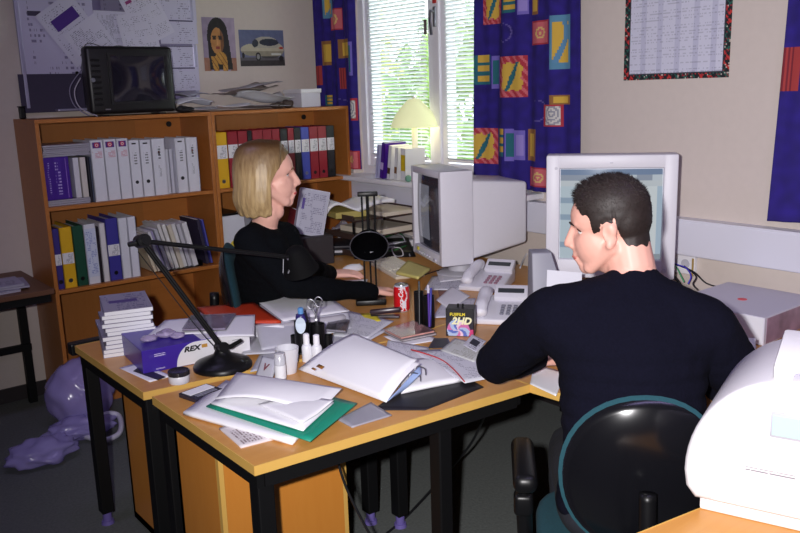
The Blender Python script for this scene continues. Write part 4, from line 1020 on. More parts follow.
# the red and white can
cp = at(402, 311, z=ZT); R_ = .033
def can_col(u, v):
    a = u*2*PI
    if v > .93 or v < .035: return (186, 190, 200)
    w_ = math.sin(v*9+a*1.0)*.5
    if abs(((u*6+w_*.35) % 2)-1) < .10: return (232, 226, 230)
    return (206, 24, 34)
root = thing('drink_can', 'red and white soft drink can in front of the black pen cups', 'can', (cp.x, cp.y, ZT), math.atan2(-cp.y, -cp.x)+PI/2)
g = MB(); NS = 48; prof = [(.026, .001), (.030, .006), (.033, .014)]+[(.033, .014+k*.085/12) for k in range(1, 13)]+[(.030, .107), (.0275, .113)]
rings = [[g.bm.verts.new((r_*math.cos(k*2*PI/NS), r_*math.sin(k*2*PI/NS), z_)) for k in range(NS)] for r_, z_ in prof]
for i in range(len(prof)-1):
    for k in range(NS):
        f = g.bm.faces.new((rings[i][k], rings[i][(k+1) % NS], rings[i+1][(k+1) % NS], rings[i+1][k]))
        for lp, (a, b_) in zip(f.loops, ((k, i), (k+1, i), (k+1, i+1), (k, i+1))): lp[g.uv].uv = (a/NS, prof[b_][1]/.113)
g.bm.faces.new(rings[0][::-1])
paint(g.build('can_body', painted_mat('can_print', .3), root, smooth='auto'), can_col)
q = MB(); q.lathe([(.0275, .113), (.0268, .1155), (.0255, .1125), (.0, .112)], 32); q.cyl((0, -.008, .1125), (0, -.008, .1145), .008); q.build('can_lid', m_steel, root, smooth='auto')
text('Coca-Cola', .026, m_wink, root, (-.002, -.0345, .058), (PI/2, -PI/2, 0), shear=.3, sx=.92, bold=.0006)
MB().box((.010, -.0305, .035), (.016, .003, .03), rot=(0, 0, .35)).build('nutrition_panel', mat('can_white', (230, 226, 232), .4), root)

def cup(label, px, py, r, h, m, name='pen_cup', cat='cup', group=None, pens=()):
    p_ = at(px, py, z=ZT); root = thing(name, label, cat, (p_.x, p_.y, ZT), 0, group)
    MB().lathe([(r*.98, 0), (r, .004), (r, h), (r-.002, h), (r-.002, .006), (.0, .005)], 24).build('cup_body', m, root, smooth='auto'); return root, p_
cup('left black pen cup with pens beside the red can', 419.5, 325, .019, .135, m_black, group='black pen cups')
cup('right black pen cup with pens behind the disc cases', 429.5, 327, .021, .125, m_black, group='black pen cups')
cup('short black pen cup between the taller two', 425, 321, .018, .10, m_black, group='black pen cups')
def pen(label, base, tip, c, r=.0045, cap_c=None):
    base, tip = Vector(base), Vector(tip); root = thing('pen', label, 'pen', base, 0, 'pens in the cups'); d_ = tip-base
    MB().cyl((0, 0, 0), d_*.8, r, seg=12).build('barrel', mat('pen_%d_%d_%d' % c, c, .35), root, smooth='auto')
    cc = cap_c or c; MB().cyl(d_*.8, d_, r*1.15, r*.9, seg=12).build('pen_cap', mat('pen_%d_%d_%d' % cc, cc, .35), root, smooth='auto')
P_ = at(419.5, 325, z=ZT+.02); Q_ = at(429.5, 327, z=ZT+.02); dd = (P_-EYE).dot(FW)
pen('black pen standing in the left black cup', P_, at(419, 281, d=dd), (26, 26, 30))
pen('purple pen standing in the right black cup', Q_, at(428, 285, d=dd), (76, 40, 140), cap_c=(210, 206, 220))
pen('blue pen leaning in the right black cup', Q_+Vector((.006, .004, 0)), at(431, 288, d=dd), (60, 60, 150))
# diskette box
A, B = at(444, 333.5, z=ZT), at(475, 336.5, z=ZT); A, B = at(446, 336, z=ZT), at(474, 337, z=ZT)
w = (B-A).length; an = math.atan2((B-A).y, (B-A).x)
root = thing('diskette_box', 'black diskette carton lettered 2HD beside the telephone', 'box', (A+B)/2, an)
h = .105
MB().box((0, .035, h/2), (w, .07, h), bev=.002).build('carton_body', m_black, root)
def disk_art(u, v):
    d_ = math.hypot((u-.45)*1.0, (v-.22)*1.0)
    if v > .66: return (20, 18, 24)
    if d_ < .42:
        t = math.atan2(v-.22, u-.45)
        return ((90, 110, 190), (170, 190, 224), (206, 110, 170), (230, 200, 220))[int((t*1.6+d_*5) % 4)]
    if u > .6 and v < .25: return (206, 60, 120)
    return (34, 30, 44)
g = MB(); g.grid(w*.96, h*.96, 40, 40); o = g.build('front_art', painted_mat(), root, loc=(0, -.0008, h/2), rot=(PI/2, 0, 0)); paint(o, disk_art); solid(o, .0006, 0)
text('2HD', .036, mat('ink_yellowwhite', (240, 236, 190), .5), root, (.006, -.0022, h*.56), (PI/2, 0, 0), bold=.0016, sx=1.0, shear=.25)
text('FUJIFILM', .0155, mat('ink_yellow', (226, 206, 50), .5), root, (-.008, -.0022, h*.80), (PI/2, 0, 0), bold=.0005, sx=1.0)
text('10 DISKS', .007, m_wink, root, (.01, -.0022, h*.92), (PI/2, 0, 0)) if 0 else None
for x in (-.01, .008): MB().cyl((x, .03, h), (x, .03, h+.012), .004).build('carton_tab', m_black, root)
# pen organiser: a cluster of black tubes
oc = at(311, 352, z=ZT)
root = thing('pen_organiser', 'black pen organiser made of joined tubes in the middle of the desk', 'organiser', (oc.x, oc.y, ZT), math.radians(-38))
for (x, y, r_, h_) in ((-.028, .0, .026, .115), (.026, .012, .026, .10), (-.055, .03, .018, .055), (.0, .045, .022, .09), (.058, .035, .018, .05)):
    MB().lathe([(r_, 0), (r_, h_), (r_-.002, h_), (r_-.002, .006), (0, .005)], 24, Matrix.Translation((x, y, 0))).build('tube', m_black, root, smooth='auto')
MB().box((0, .015, .003), (.15, .09, .006), bev=.002).build('organiser_base', m_black, root)
Mo = root.matrix_basis.copy(); Mo = Matrix.Translation((oc.x, oc.y, ZT)) @ Matrix.Rotation(math.radians(-38), 4, 'Z')
gp_ = Mo @ Vector((-.028, -.004, .012))
root = thing('glue_stick', 'glue stick with pale blue oval label in the black organiser', 'glue', gp_, math.radians(-38))
MB().lathe([(.019, 0), (.019, .12), (.0175, .122), (.0175, .128), (.010, .13), (.010, .15), (.0, .151)], 24).build('tube', mat('glue_navy', (48, 40, 110), .35), root, smooth='auto')
MB().lathe([(.0102, .131), (.0102, .150), (.006, .153), (.0, .153)], 20).build('cap', mat('glue_cap', (96, 150, 206), .35), root, smooth='auto')
g = MB(); g.cyl((0, 0, 0), (0, -.002, 0), .5, seg=28)
for v in g.bm.verts: v.co = Vector((v.co.x*.036, v.co.y-.024*math.cos(v.co.x*2.2)*.32-.0185, v.co.z*.058+.095))
g.build('oval_label', mat('label_pale', (206, 220, 236), .4), root)
sp_ = Mo @ Vector((.028, .012, .02)); st = at(314, 296, d=(sp_-EYE).dot(FW)-.02)
root = thing('scissors', 'steel scissors standing handles up in the black organiser', 'scissors', sp_, 0)
ax = (st-sp_); ra = RT.copy(); ra.normalize()
for s in (-1, 1):
    hd_ = ax*.86 + ra*(.014*s) + Vector((0, 0, .004*s))
    q = MB(); cpts = [hd_ + ra*(.0135*math.cos(t)) + ax.normalized()*(.017*math.sin(t)) for t in [k*2*PI/20 for k in range(21)]]
    q.tube(cpts, .0026, 8, smooth=False); q.tube([hd_-ax.normalized()*.016-ra*.004*s, ax*.6, ax*.45-ra*.002*s], .0034, 8); q.build('handle', m_steel, root, smooth=True)
    q = MB(); q.cyl(ax*.5, -ra*.004*s, .006, .002, seg=8); q.build('blade', m_steel, root, smooth='auto')
MB().cyl(ax*.52-FW*.006, ax*.52+FW*.006, .004).build('pivot', m_steel, root)
pen('dark pen standing beside the glue stick', Mo @ Vector((.0, .045, .012)), at(305, 311, d=2.85), (36, 36, 46))
# correction bottles
def bottle(label, px, py, r, h, group='white correction fluid bottles'):
    p_ = at(px, py, z=ZT); root = thing('correction_bottle', label, 'bottle', (p_.x, p_.y, ZT), 0, group)
    MB().lathe([(r*.96, 0), (r, .003), (r, h*.52), (r*.8, h*.6), (r*.6, h*.62)], 22).build('bottle', mat('bottle_white', (230, 230, 236), .35), root, smooth='auto')
    MB().lathe([(r*.62, h*.6), (r*.6, h*.97), (r*.4, h), (0, h)], 20).build('cap', m_white, root, smooth='auto')
bottle('left white correction bottle before the black organiser', 307.5, 361, .0175, .098)
bottle('right white correction bottle before the black organiser', 317.5, 361, .0175, .094)
# plastic cup, glue tube, packet
root, _p = cup('white plastic drinking cup before the correction bottles', 288, 372, .038, .085, mat('cup_white', (226, 226, 234), .3, trans=.15), name='drinking_cup')
for ch in root.children:
    for v in ch.data.vertices: k = .76+.28*v.co.z/.085; v.co.x *= k; v.co.y *= k
p_ = at(281, 381, z=ZT); root = thing('spray_bottle', 'small clear white tube standing before the plastic cup', 'tube', (p_.x, p_.y, ZT))
MB().lathe([(.017, 0), (.018, .004), (.018, .08), (.0165, .082), (.0165, .094), (.0, .095)], 22).build('tube_body', mat('tube_clear', (222, 222, 230), .2, trans=.35), root, smooth='auto')
MB().lathe([(.0185, .012), (.0185, .055)], 22).build('tube_label', mat('label_white', (232, 232, 238), .5), root, smooth='auto')
P4 = [at(255, 377, z=ZT+.002), at(271, 381, z=ZT+.002), at(278, 359, z=ZT+.055), at(262, 356, z=ZT+.055)]
pk = patch('plastic_packet', P4, mat('packet_clear', (210, 210, 220), .15, trans=.3), .004, 8, .006); tag(pk, 'tilted clear packet marked with a V beside the lamp base', 'packet')
vv = text('V', .034, mat('ink_maroon', (120, 60, 70), .5), pk, (0, 0, 0), (0, 0, 0), bold=.001)
ex = (P4[1]-P4[0]).normalized(); ey = (P4[3]-P4[0]).normalized(); ez = ex.cross(ey).normalized(); ey = ez.cross(ex)
vv.rotation_euler = Matrix((ex, ey, ez)).transposed().to_euler(); vv.location = ez*.006+ey*.0
# purple and white carton with the lettering REX
A, B, Cc = at(143.5, 374.5, z=ZT), at(250.5, 352.5, z=ZT), at(116, 357, z=ZT)
ax_ = (B-A); ax_.z = 0; w = ax_.length; an = math.atan2(ax_.y, ax_.x); d = abs((Cc-A).dot(Vector((-math.sin(an), math.cos(an), 0))))*1.08
h = at(144, 349.6, d=(A-EYE).dot(FW)).z-ZT
root = thing('product_carton', 'purple and white carton lettered REX on the back desk', 'box', (A+B)/2, an)
MB().box((0, d/2, h/2), (w, d, h), bev=.002).build('carton_body', mat('carton_indigo', (60, 36, 150), .35, var=.05, scale=10), root)
g = MB()
n = 14; pts = [(-.02+w*.0, .0)]
poly = [(w/2-.001, .002), (w/2-.001, h-.002)] + [(-w/2+w*.40+w*.12*(1-math.cos(t)) if 0 else -w/2+w*.40+.035*(1-math.sin(t*PI/2)), 0) for t in []]
arc = [(-w*.20+.07*(1-math.cos(k/12*PI/2)), .002+(h-.004)*math.sin(k/12*PI/2)) for k in range(13)]
poly = arc + [(w/2-.001, h-.002), (w/2-.001, .002)]
g.prism(poly[::-1], 0, .0008, Matrix.Translation((0, 0, 0)) @ Matrix.Rotation(PI/2, 4, 'X')); g.build('white_front', mat('carton_white', (226, 224, 230), .4), root)
MB().box((w*.27, d*.5, h+.0005), (w*.455, d-.004, .001)).build('white_top', MATS['carton_white'], root)
MB().box((w/2+.0005, d/2, h/2), (.001, d-.004, h-.004)).build('white_end', MATS['carton_white'], root)
text('REX', h*.30, m_ink, root, (-w*.055, -.0022, h*.70), (PI/2, 0, 0), bold=.0012, sx=1.25, shear=.25)
MB().box((w*.065, -.0012, h*.73), (.02, .0014, .012)).build('orange_mark', mat('ink_orange', (190, 140, 60), .5), root)
g = MB(); g.grid(.055, .02, 1, 1); solid(g.build('barcode', printed('barcode', (216, 214, 220), (120, 120, 130), rows=1.9, dens=1, cols=5), root, loc=(w*.36, -.0014, h*.62), rot=(PI/2, 0, 0)), .0005, 0)
g = MB(); g.grid(.06, .013, 1, 1); solid(g.build('small_print', printed('carton_print', (60, 36, 150), (216, 206, 240), rows=2, dens=1, cols=2), root, loc=(-w*.36, -.0008, h*.70), rot=(PI/2, 0, 0)), .0006, 0)
g = MB(); g.grid(.05, .006, 1, 1); solid(g.build('small_print', MATS['carton_print'], root, loc=(-w*.36, -.0008, h*.12), rot=(PI/2, 0, 0)), .0006, 0)
RC = root; zt = ZT+h
paper('white sheet lying on the purple carton', ((147, 336), (226, 332), (236, 314), (165, 320)), zt+.004, m_paper, .003)
paper('white sheet overhanging the right end of the purple carton', ((212, 337), (254, 335), (255, 313.5), (226, 316)), zt+.008, m_paper, .002, fn=lambda u, v: (0, 0, -.004*u*u))
cd_case('clear disc case lying on the papers on the purple carton', ((182, 331), (226, 330), (236, 315), (191, 317)), zt+.012, .008, (150, 140, 164))
for i, (x, y, s) in enumerate(((150, 341, .03), (166, 337, .035), (178, 338, .028))):
    q_ = at(x, y, z=zt); b = MB(); b.ball((0, 0, s*.35), (s, s*.8, s*.36), 3)
    for v in b.bm.verts: v.co += v.co.normalized()*.009*noise.noise(v.co*60+Vector((i*3, 0, 0)))
    tag(b.build('plastic_wrap', mat('wrap_clear', (206, 190, 226), .1, trans=.5), loc=(q_.x, q_.y, zt), smooth=True), ('crumpled clear wrap at the left end of the purple carton', 'crumpled clear wrap in the middle of the three on the purple carton', 'crumpled clear wrap nearest the sheet on the purple carton')[i], 'wrap', 'clear wraps on the purple carton')
paper('white leaf sticking out under the purple carton', ((119, 368), (150, 382), (172, 376), (140, 362)), ZT+.0018, m_paper)
paper('dark slip under the front of the purple carton', ((133, 371), (158, 380), (166, 377), (140, 366)), ZT+.003, mat('sleeve_dark', (44, 42, 52), .4))
# jar
p_ = at(179.5, 386, z=ZT); p_ = at(179.5, 382, z=ZT)
root = thing('paste_jar', 'white jar with black lid beside the round lamp base', 'jar', (p_.x, p_.y, ZT))
MB().lathe([(.031, 0), (.033, .003), (.033, .024), (.031, .027)], 28).build('jar_body', mat('jar_white', (216, 214, 224), .35), root, smooth='auto')
MB().lathe([(.0345, .026), (.0345, .038), (.032, .041), (.026, .0405), (.0, .040)], 28).build('lid', mat('lid_dark', (40, 38, 46), .2), root, smooth='auto')
# diskette / cassette
A, B = at(196, 403.5, z=ZT), at(224, 393, z=ZT); an = math.atan2((B-A).y, (B-A).x); w = (B-A).length
root = thing('cassette_case', 'dark cassette case with white label at the left desk edge', 'cassette', (A+B)/2, an); d = .085
MB().box((0, d/2, .007), (w, d, .014), bev=.002).build('case_body', mat('case_dark', (46, 44, 60), .25), root)
MB().box((0, d*.66, .0145), (w*.86, d*.5, .0015)).build('white_label', m_paper, root)
MB().box((0, d*.22, .0145), (w*.7, d*.2, .0015)).build('grey_window', mat('window_grey', (130, 130, 146), .3), root)
# brochures pile at the back desk's left
n = 11; t = .0145; ztop_ = ZT+n*(t+.0004)
FL_, FR_, BL_ = at(110, 311.5, z=ztop_), at(158.6, 305.5, z=ztop_), at(92, 296.5, z=ztop_)
bw2, bd2 = (FR_-FL_).length, (BL_-FL_).length; ang2 = math.atan2((FR_-FL_).y, (FR_-FL_).x); ctr2 = (FR_+BL_)/2; z = ZT
ux, uy = Vector((math.cos(ang2), math.sin(ang2), 0)), Vector((-math.sin(ang2), math.cos(ang2), 0)); bd2 = max(bd2, .19)
for i in range(n):
    k = i/(n-1)
    lab = '%s brochure from the bottom of the tall pile on the back desk' % ('very lowest,second,third,fourth,fifth,sixth,seventh,eighth,ninth,tenth,eleventh'.split(',')[i]) if i < n-1 else 'grey covered brochure topmost on the tall pile on the back desk'
    q_ = ctr2 + uy*(rnd.uniform(-.005, .005)-.012*(1-k)) + ux*((-.012 if k < .5 else 0)+rnd.uniform(-.006, .006))
    root = thing('brochure', lab, 'brochure', (q_.x, q_.y, z), ang2+(.05*rnd.uniform(-1, 1) if i < n-1 else 0), 'pile of brochures on the back desk')
    MB().box((0, 0, t/2), (bw2-.002, bd2-.003, t-.0012)).build('pages', m_paper, root)
    MB().box((0, 0, .0004), (bw2, bd2, .0008)).build('back_cover', mat('broch_back', (150, 144, 170), .4), root)
    MB().box((-bw2/2-.0002, 0, t/2), (.0012, bd2, t)).build('spine', mat('broch_spine', (150, 146, 168), .4, var=.4, scale=60), root)
    g = MB(); g.grid(bw2, bd2, 4, 4); o = g.build('cover', printed('broch_cover', (150, 146, 164), (90, 84, 120), rows=9, dens=.5, cols=3, head=((84, 66, 128), .45, .60, .15, .75)), root, loc=(0, 0, t)); solid(o, .0008, -1)
    z += t+.0004
# red brochure and big papers along the woman's arm
paper('orange red brochure between the carton and the arm of the woman', ((216, 323), (281, 321), (254, 302), (197, 307)), ZT+.062, mat('red_cover', (200, 62, 30), .4, var=.08, scale=6), .003, .009)
paper('white pages edge under the orange red brochure', ((217, 328), (284, 326), (256, 307), (200, 312)), ZT+.050, m_paper, 0, .047)
paper('big white sheet lying along the arm of the woman', ((283, 321), (350, 311), (328, 296), (251, 296.5)), ZT+.056, m_paper, .008)
paper('thick paper pile under the big white sheet by the arm of the woman', ((284, 325), (346, 316), (326, 302), (258, 303)), ZT+.050, mat('pile_grey', (176, 172, 180), .7), 0, .048)
paper('pale sheet sliding off the pile toward the pen organiser', ((262, 350), (298, 344), (292, 318, ZT+.056), (254, 324, ZT+.056)), ZT+.012, mat('leaf_slide', (198, 198, 208), .6, var=.08, scale=30), .004)
paper('white sheet sliding off the pile behind the glue stick', ((300, 341), (352, 328), (348, 312, ZT+.054), (290, 318, ZT+.054)), ZT+.012, pr2, .004)
paper('white sheet with a yellow note right of the organiser', ((332, 336), (368, 338), (394, 321), (346, 310)), ZT+.010, pr1, .003)
o = patch('sticky_note', pix((370, 322.5), (381, 321), (375, 312.5), (360, 313.5), z=ZT+.0115), mat('note_yellow', (232, 214, 60), .6), 0, 4, .0008); tag(o, 'yellow sticky note on the white sheet below the upright lamp', 'note')
paper('white sheet running under the yellow noted one', ((318, 346), (352, 350), (388, 330), (350, 322)), ZT+.006, pr2, .002)
cd_case('grey disc case between the organiser and the noted sheet', ((326, 331), (346, 333), (350, 322), (329, 318)), ZT+.03, .009, (150, 146, 160))
for i, (q4, c_, lab) in enumerate(((((240, 355), (290, 352), (300, 332), (256, 336)), (206, 206, 214), 'pale leaf right of the purple carton'), (((246, 346), (278, 344), (276, 330), (250, 332)), (178, 174, 186), 'greyish leaf behind the pale one beside the carton'),
      (((262, 340), (300, 334), (296, 322), (266, 326)), (216, 216, 224), 'white leaf left of the glue stick'), (((255, 329), (280, 332), (284, 325), (262, 322)), (60, 54, 62), 'dark leaf at the corner of the orange red brochure'), (((250, 372), (298, 362), (300, 345), (262, 350)), (196, 196, 206), 'grey white leaf under the plastic cup'))):
    paper(lab, q4, ZT+.0016+.0022*(4-i if i < 3 else 1), mat('leaf_%d' % i, c_, .6, var=.1, scale=30), .002)
q = MB(); q.cyl((0, 0, 0), (.0, 0, .02), .026); p_ = at(377, 322, z=ZT); p_ = at(385, 318, z=ZT)
root = thing('stapler', 'dark stapler lying beside the foot of the upright lamp', 'stapler', (p_.x, p_.y, ZT), math.radians(-40))
MB().box((0, 0, .006), (.12, .03, .012), bev=.004).build('stapler_base', mat('stapler_plum', (50, 34, 46), .3), root); MB().box((.002, 0, .03), (.125, .026, .02), rot=(0, -.08, 0), bev=.007).build('stapler_arm', MATS['stapler_plum'], root, smooth='auto'); q.bm.free()

# ------------------------------------------------------------------ the woman's side of the desks
paper('yellow note pad below the side turned monitor', ((396, 272), (418, 277), (430, 268), (408, 260)), ZT+.05, mat('pad_yellow', (216, 204, 120), .6), 0, .012, name='note_pad', cat='note pad')
paper('white sheet right of the cream keyboard', ((424, 290), (470, 290), (480, 272), (432, 276)), ZT+.002, pr1, .002)
paper('white sheet under the front of the side turned monitor', ((440, 282), (500, 276), (505, 262), (436, 270)), ZT+.004, m_paper, .004)
paper('brown envelope between pen cups and telephones', ((440, 302), (468, 304), (462, 291), (438, 290)), ZT+.0035, mat('envelope_brown', (150, 104, 90), .6), 0, .002)
paper('white sheet before the front telephone', ((432, 318), (470, 316), (476, 298), (444, 300)), ZT+.006, pr2, .003)
paper('white sheet leaning toward the pen cups', ((436, 300), (450, 310), (470, 296), (452, 286)), ZT+.010, m_paper, .006)
paper('white card under the hand of the woman', ((342, 287), (364, 289), (368, 279), (343, 280)), ZT+.002, m_paper)
p_ = at(353, 270.5, z=ZT); root = thing('computer_mouse', 'white mouse beside the hand of the woman', 'mouse', (p_.x, p_.y, ZT), math.radians(-10))
b = MB(); b.ball((0, 0, .008), (.058, .034, .026), 3)
for v in b.bm.verts: v.co.z = max(v.co.z, 0)
b.build('mouse_shell', m_white, root, smooth=True); MB().box((.03, 0, .028), (.022, .004, .006)).build('mouse_wheel', m_beige2, root)
# dark laptop and things by the window
A, B = at(296, 259, z=ZT), at(352, 263, z=ZT)
root = thing('laptop', 'closed dark laptop on the desk left of the upright lamp', 'laptop', at(322, 252, z=ZT), math.radians(-35))
MB().box((0, 0, .02), (.34, .27, .035), bev=.006).build('laptop_base', mat('laptop_grey', (30, 28, 34), .5), root, smooth='auto')
MB().box((0, 0, .048), (.34, .27, .016), bev=.005).build('laptop_lid', mat('laptop_lid', (46, 43, 50), .5), root, smooth='auto')
MB().box((.1, -.137, .025), (.05, .004, .012)).build('port_cover', m_beige2, root)
root = thing('docking_station', 'black angular dock beside the laptop', 'dock', at(335, 262, z=ZT) - Vector((0, 0, 0)), math.radians(-35))
root.location = at(384, 253, z=ZT)
hexa([(-.17, -.15, 0), (.17, -.15, 0), (.17, .15, 0), (-.17, .15, 0), (-.15, -.12, .03), (.15, -.12, .03), (.15, .14, .06), (-.15, .14, .06)], .006).build('dock_body', m_black, root, smooth='auto')
MB().box((0, -.04, .04), (.12, .02, .006)).build('dock_button_row', m_beige2, root)
# tilted white manual box by the bookcase
mp = at(309, 236, d=4.35); stz = mp.z-ZT
bk_ = MB(); bk_.box((0, 0, stz/2), (.26, .2, stz), bev=.004); bo = bk_.build('storage_box', mat('storage_dark', (46, 40, 44), .6), loc=(mp.x, mp.y+.05, ZT), rot=(0, 0, -.25)); tag(bo, 'low dark box under the leaning manual box behind the woman', 'box')
root = thing('manual_box', 'grey white manual box leaning before the right bookcase', 'box', (mp.x, mp.y, mp.z+.002), 0); root.rotation_euler = (-.12, .24, math.radians(-22))
w, h, d = .155, .245, .06
MB().box((0, d/2, h/2), (w, d, h), bev=.002).build('carton_body', mat('manual_white', (206, 206, 218), .45), root)
g = MB(); g.grid(w*.94, h*.96, 1, 1); solid(g.build('front_print', printed('manual_print', (190, 190, 206), (110, 106, 140), rows=26, dens=.6, cols=4, head=((90, 70, 150), .55, .80, .06, .16)), root, loc=(0, -.0006, h/2), rot=(PI/2, 0, 0)), .0006, 0)
MB().cyl((w/2+.001, d/2, h*.1), (w/2-.002, d/2, h*.1), .012).build('side_dot', mat('dot_blue', (80, 80, 120), .5), root)
MB().box((w/2, d/2, h*.6), (.0016, d*.5, h*.25)).build('side_print', printed('side_print', (206, 206, 218), (100, 100, 120), rows=8, dens=.8, cols=2), root)
root = thing('letter_tray', 'dark letter tray under the open book by the window', 'tray', (2.77, 3.76, ZT), math.radians(-2))
tw_, td = .46, .36
for k, zz in enumerate((.012, .105, .205)):
    t_ = MB(); t_.box((0, 0, zz), (tw_, td, .006)); t_.box((-tw_/2, 0, zz+.014), (.006, td, .03)); t_.box((tw_/2, 0, zz+.014), (.006, td, .03)); t_.build('tray_shelf', mat('tray_brown', (66, 48, 42), .5), root)
for sx_ in (-1, 1):
    for sy_ in (-1, 1): MB().box((sx_*(tw_/2-.008), sy_*(td/2-.012), .11), (.008, .012, .22)).build('post', m_black, root)
zt2 = ZT+.225
def stackp(label, loc, w_, d_, t_, rz, m=None, name='paper_stack'):
    b = MB(); b.box((0, 0, t_/2), (w_, d_, t_)); return tag(b.build(name, m or m_paper, loc=loc, rot=(0, 0, rz)), label, 'paper', 'papers by the window')
stackp('white paper stack on the letter tray top beside the open book', (2.86, 3.72, zt2-.016), .24, .30, .02, -.02, mat('paper_cream', (226, 214, 196), .7))
stackp('cream paper stack in the middle of the letter tray', (2.80, 3.74, ZT+.109), .27, .32, .03, .05, mat('paper_cream', (226, 214, 196), .7))
stackp('white paper stack in the bottom of the letter tray', (2.82, 3.74, ZT+.016), .28, .33, .035, -.03)
# open book
root = thing('open_book', 'open thick book with curling pages left of the letter tray', 'book', (2.64, 3.80, ZT+.245), math.radians(-14))
q = MB(); q.box((-.01, 0, -.018), (.20, .25, .034), bev=.003); q.build('book_under', mat('book_yellow', (186, 170, 96), .6), root); 
g = MB(); g.grid(.21, .29, 14, 6, lambda u, v: (0, 0, .055*math.sin(u*PI*.95)**.8*(1-u)*1.5+.004)); o = g.build('left_page', m_paper, root, loc=(-.07, 0, .004), smooth=True); solid(o, .012, -1)
g = MB(); g.grid(.22, .29, 14, 6, lambda u, v: (0, 0, .05*math.sin(u*PI*.6+.2))); o = g.build('right_page', m_paper, root, loc=(.13, 0, .004), smooth=True); solid(o, .02, -1)
paper('white sheet slanting before the letter tray', ((352, 235), (410, 240), (420, 226), (360, 222)), ZT+.03, m_paper, .01)
paper('cream sheet by the side turned monitor', ((372, 233), (414, 230), (412, 216), (378, 218)), ZT+.07, mat('paper_cream', (226, 214, 196), .7), .006)
paper('crumpled white sheet between laptop and tray', ((330, 236), (352, 238), (358, 226), (336, 222)), ZT+.05, m_paper, .03, fn=lambda u, v: (0, 0, .02*math.sin(9*u+5*v)))
b = booklet('red folder standing behind the woman before the bookcase', 2.33, ZT, .03, .23, .24, (150, 30, 44), .3, 'things on the window desk', y=4.0)
b.rotation_euler = (0, .25, -.3); b.location = (2.40, 3.98, ZT+.004)
paper('white sheet leaning on the red folder behind the woman', ((283, 236), (293, 242), (291, 226), (284, 222)), ZT+.12, m_paper)
# cables
def cable(label, pts, r, c, group='cables on the desks'):
    t_ = MB(); t_.tube(pts, r, 8); o = t_.build('cable', mat('cbl_%d_%d_%d' % c, c, .5), smooth=True); return tag(o, label, 'cable', group)
cable('green cable looping beside the upright lamp', pix((376, 240, .80), (388, 236, .81), (398, 233, .80), (404, 238, .78), (396, 244, .76), (384, 247, .74)), .004, (40, 110, 60))
cable('second green cable crossing behind the lamp head', pix((384, 252, .74), (395, 250, .76), (406, 246, .76), (414, 248, .74)), .004, (52, 120, 66))
cable('white cable coiled beside the lamp head', pix((390, 250, .74), (396, 256, .74), (403, 255, .76), (400, 248, .78), (392, 249, .77), (396, 258, .73)), .003, (214, 210, 216))
cable('grey cable arching beside the lamp head', pix((384, 240, .75), (392, 233, .80), (402, 236, .80), (406, 244, .76), (410, 256, .73)), .003, (160, 158, 170))
cable('black cable running under the side turned monitor', pix((424, 275, .725), (440, 270, .735), (458, 268, .73), (474, 270, .725), (486, 273, .725)), .003, (30, 28, 34))
cable('light cable looping behind the telephones', pix((520, 268, .725), (526, 255, .76), (536, 248, .80), (545, 249, .80), (548, 258, .74)), .004, (206, 206, 214))
cable('black cable hanging in front of the desk leg down to the floor', [at(487, 410, z=.5), at(470, 445, z=.25), at(440, 480, z=.06), at(405, 518, z=.006), at(372, 545, z=.006)], .005, (24, 24, 28))
cable('black cable hanging under the front desk before the pedestal', [Vector((1.17, 1.80, .66)), Vector((1.20, 1.79, .52)), Vector((1.26, 1.77, .36)), Vector((1.33, 1.74, .2)), Vector((1.4, 1.72, .05))], .004, (24, 24, 28))
# things on the windowsill
sz = 1.0905
def sill_book(label, y, w_, h_, d_, rgb, lean, mm=None):
    root = thing('book', label, 'book', (XR-.02, y, sz), PI/2, 'books on the window board'); root.rotation_euler = (0, 0, -PI/2)
    root.rotation_euler = Euler((lean, 0, -PI/2))
    return root
def sbook(label, px, w_, h_, d_, rgb, lean, extra=None):
    y = at(px, 168, x=XR-.06).y
    root = thing('book', label, 'book', (XR-.10, y, sz+.004), -PI/2, 'books on the window board'); root.rotation_euler = Euler((0, lean, -PI/2), 'XYZ')
    m = mat('sillbook_%d_%d_%d' % rgb, rgb, .4)
    c_ = MB(); c_.box((-w_/2+.001, d_/2, h_/2), (.002, d_, h_)); c_.box((w_/2-.001, d_/2, h_/2), (.002, d_, h_)); c_.box((0, .001, h_/2), (w_, .002, h_)); c_.build('cover', m, root)
    MB().box((0, d_/2+.002, h_/2), (w_-.004, d_-.006, h_-.006)).build('pages', m_paper, root)
    if extra: MB().box((0, -.0006, h_*extra[1]), (w_*.9, .0012, h_*extra[2])).build('spine_block', mat('sp_%d_%d_%d' % extra[0], extra[0], .4), root)
    return root
sbook('pale lilac book leaning at the left end of the books on the window board', 381, .018, .20, .15, (186, 184, 224), .16)
sbook('purple book leaning second on the window board', 386, .030, .215, .16, (70, 26, 140), .17, ((190, 170, 220), .35, .2))
sbook('white book with dark emblem leaning on the window board', 393, .028, .20, .15, (222, 222, 230), .16, ((80, 60, 40), .25, .18))
sbook('slim white book with brown emblem on the window board', 400, .024, .19, .15, (226, 226, 230), .13, ((120, 80, 40), .3, .2))
sbook('white book with yellow and navy spine by the table lamp', 408, .040, .185, .15, (218, 218, 224), .04, ((206, 176, 30), .55, .5))
p_ = at(411, 178, x=XR-.1); b = MB(); b.ball((0, 0, .02), (.02, .02, .02), 3); tag(b.build('green_ball', mat('ball_green', (110, 160, 140), .4), loc=(XR-.105, at(409, 176, x=XR-.1).y+.0, sz), smooth=True), 'little green ball before the books on the window board', 'ball')
lp_ = at(416, 160, x=XR+.0)
root = thing('table_lamp', 'lit table lamp with pale pleated shade on the window board', 'lamp', (XR-.005, lp_.y, sz))
zs0 = at(415, 127, x=XR).z-sz; zs1 = at(415, 99, x=XR).z-sz
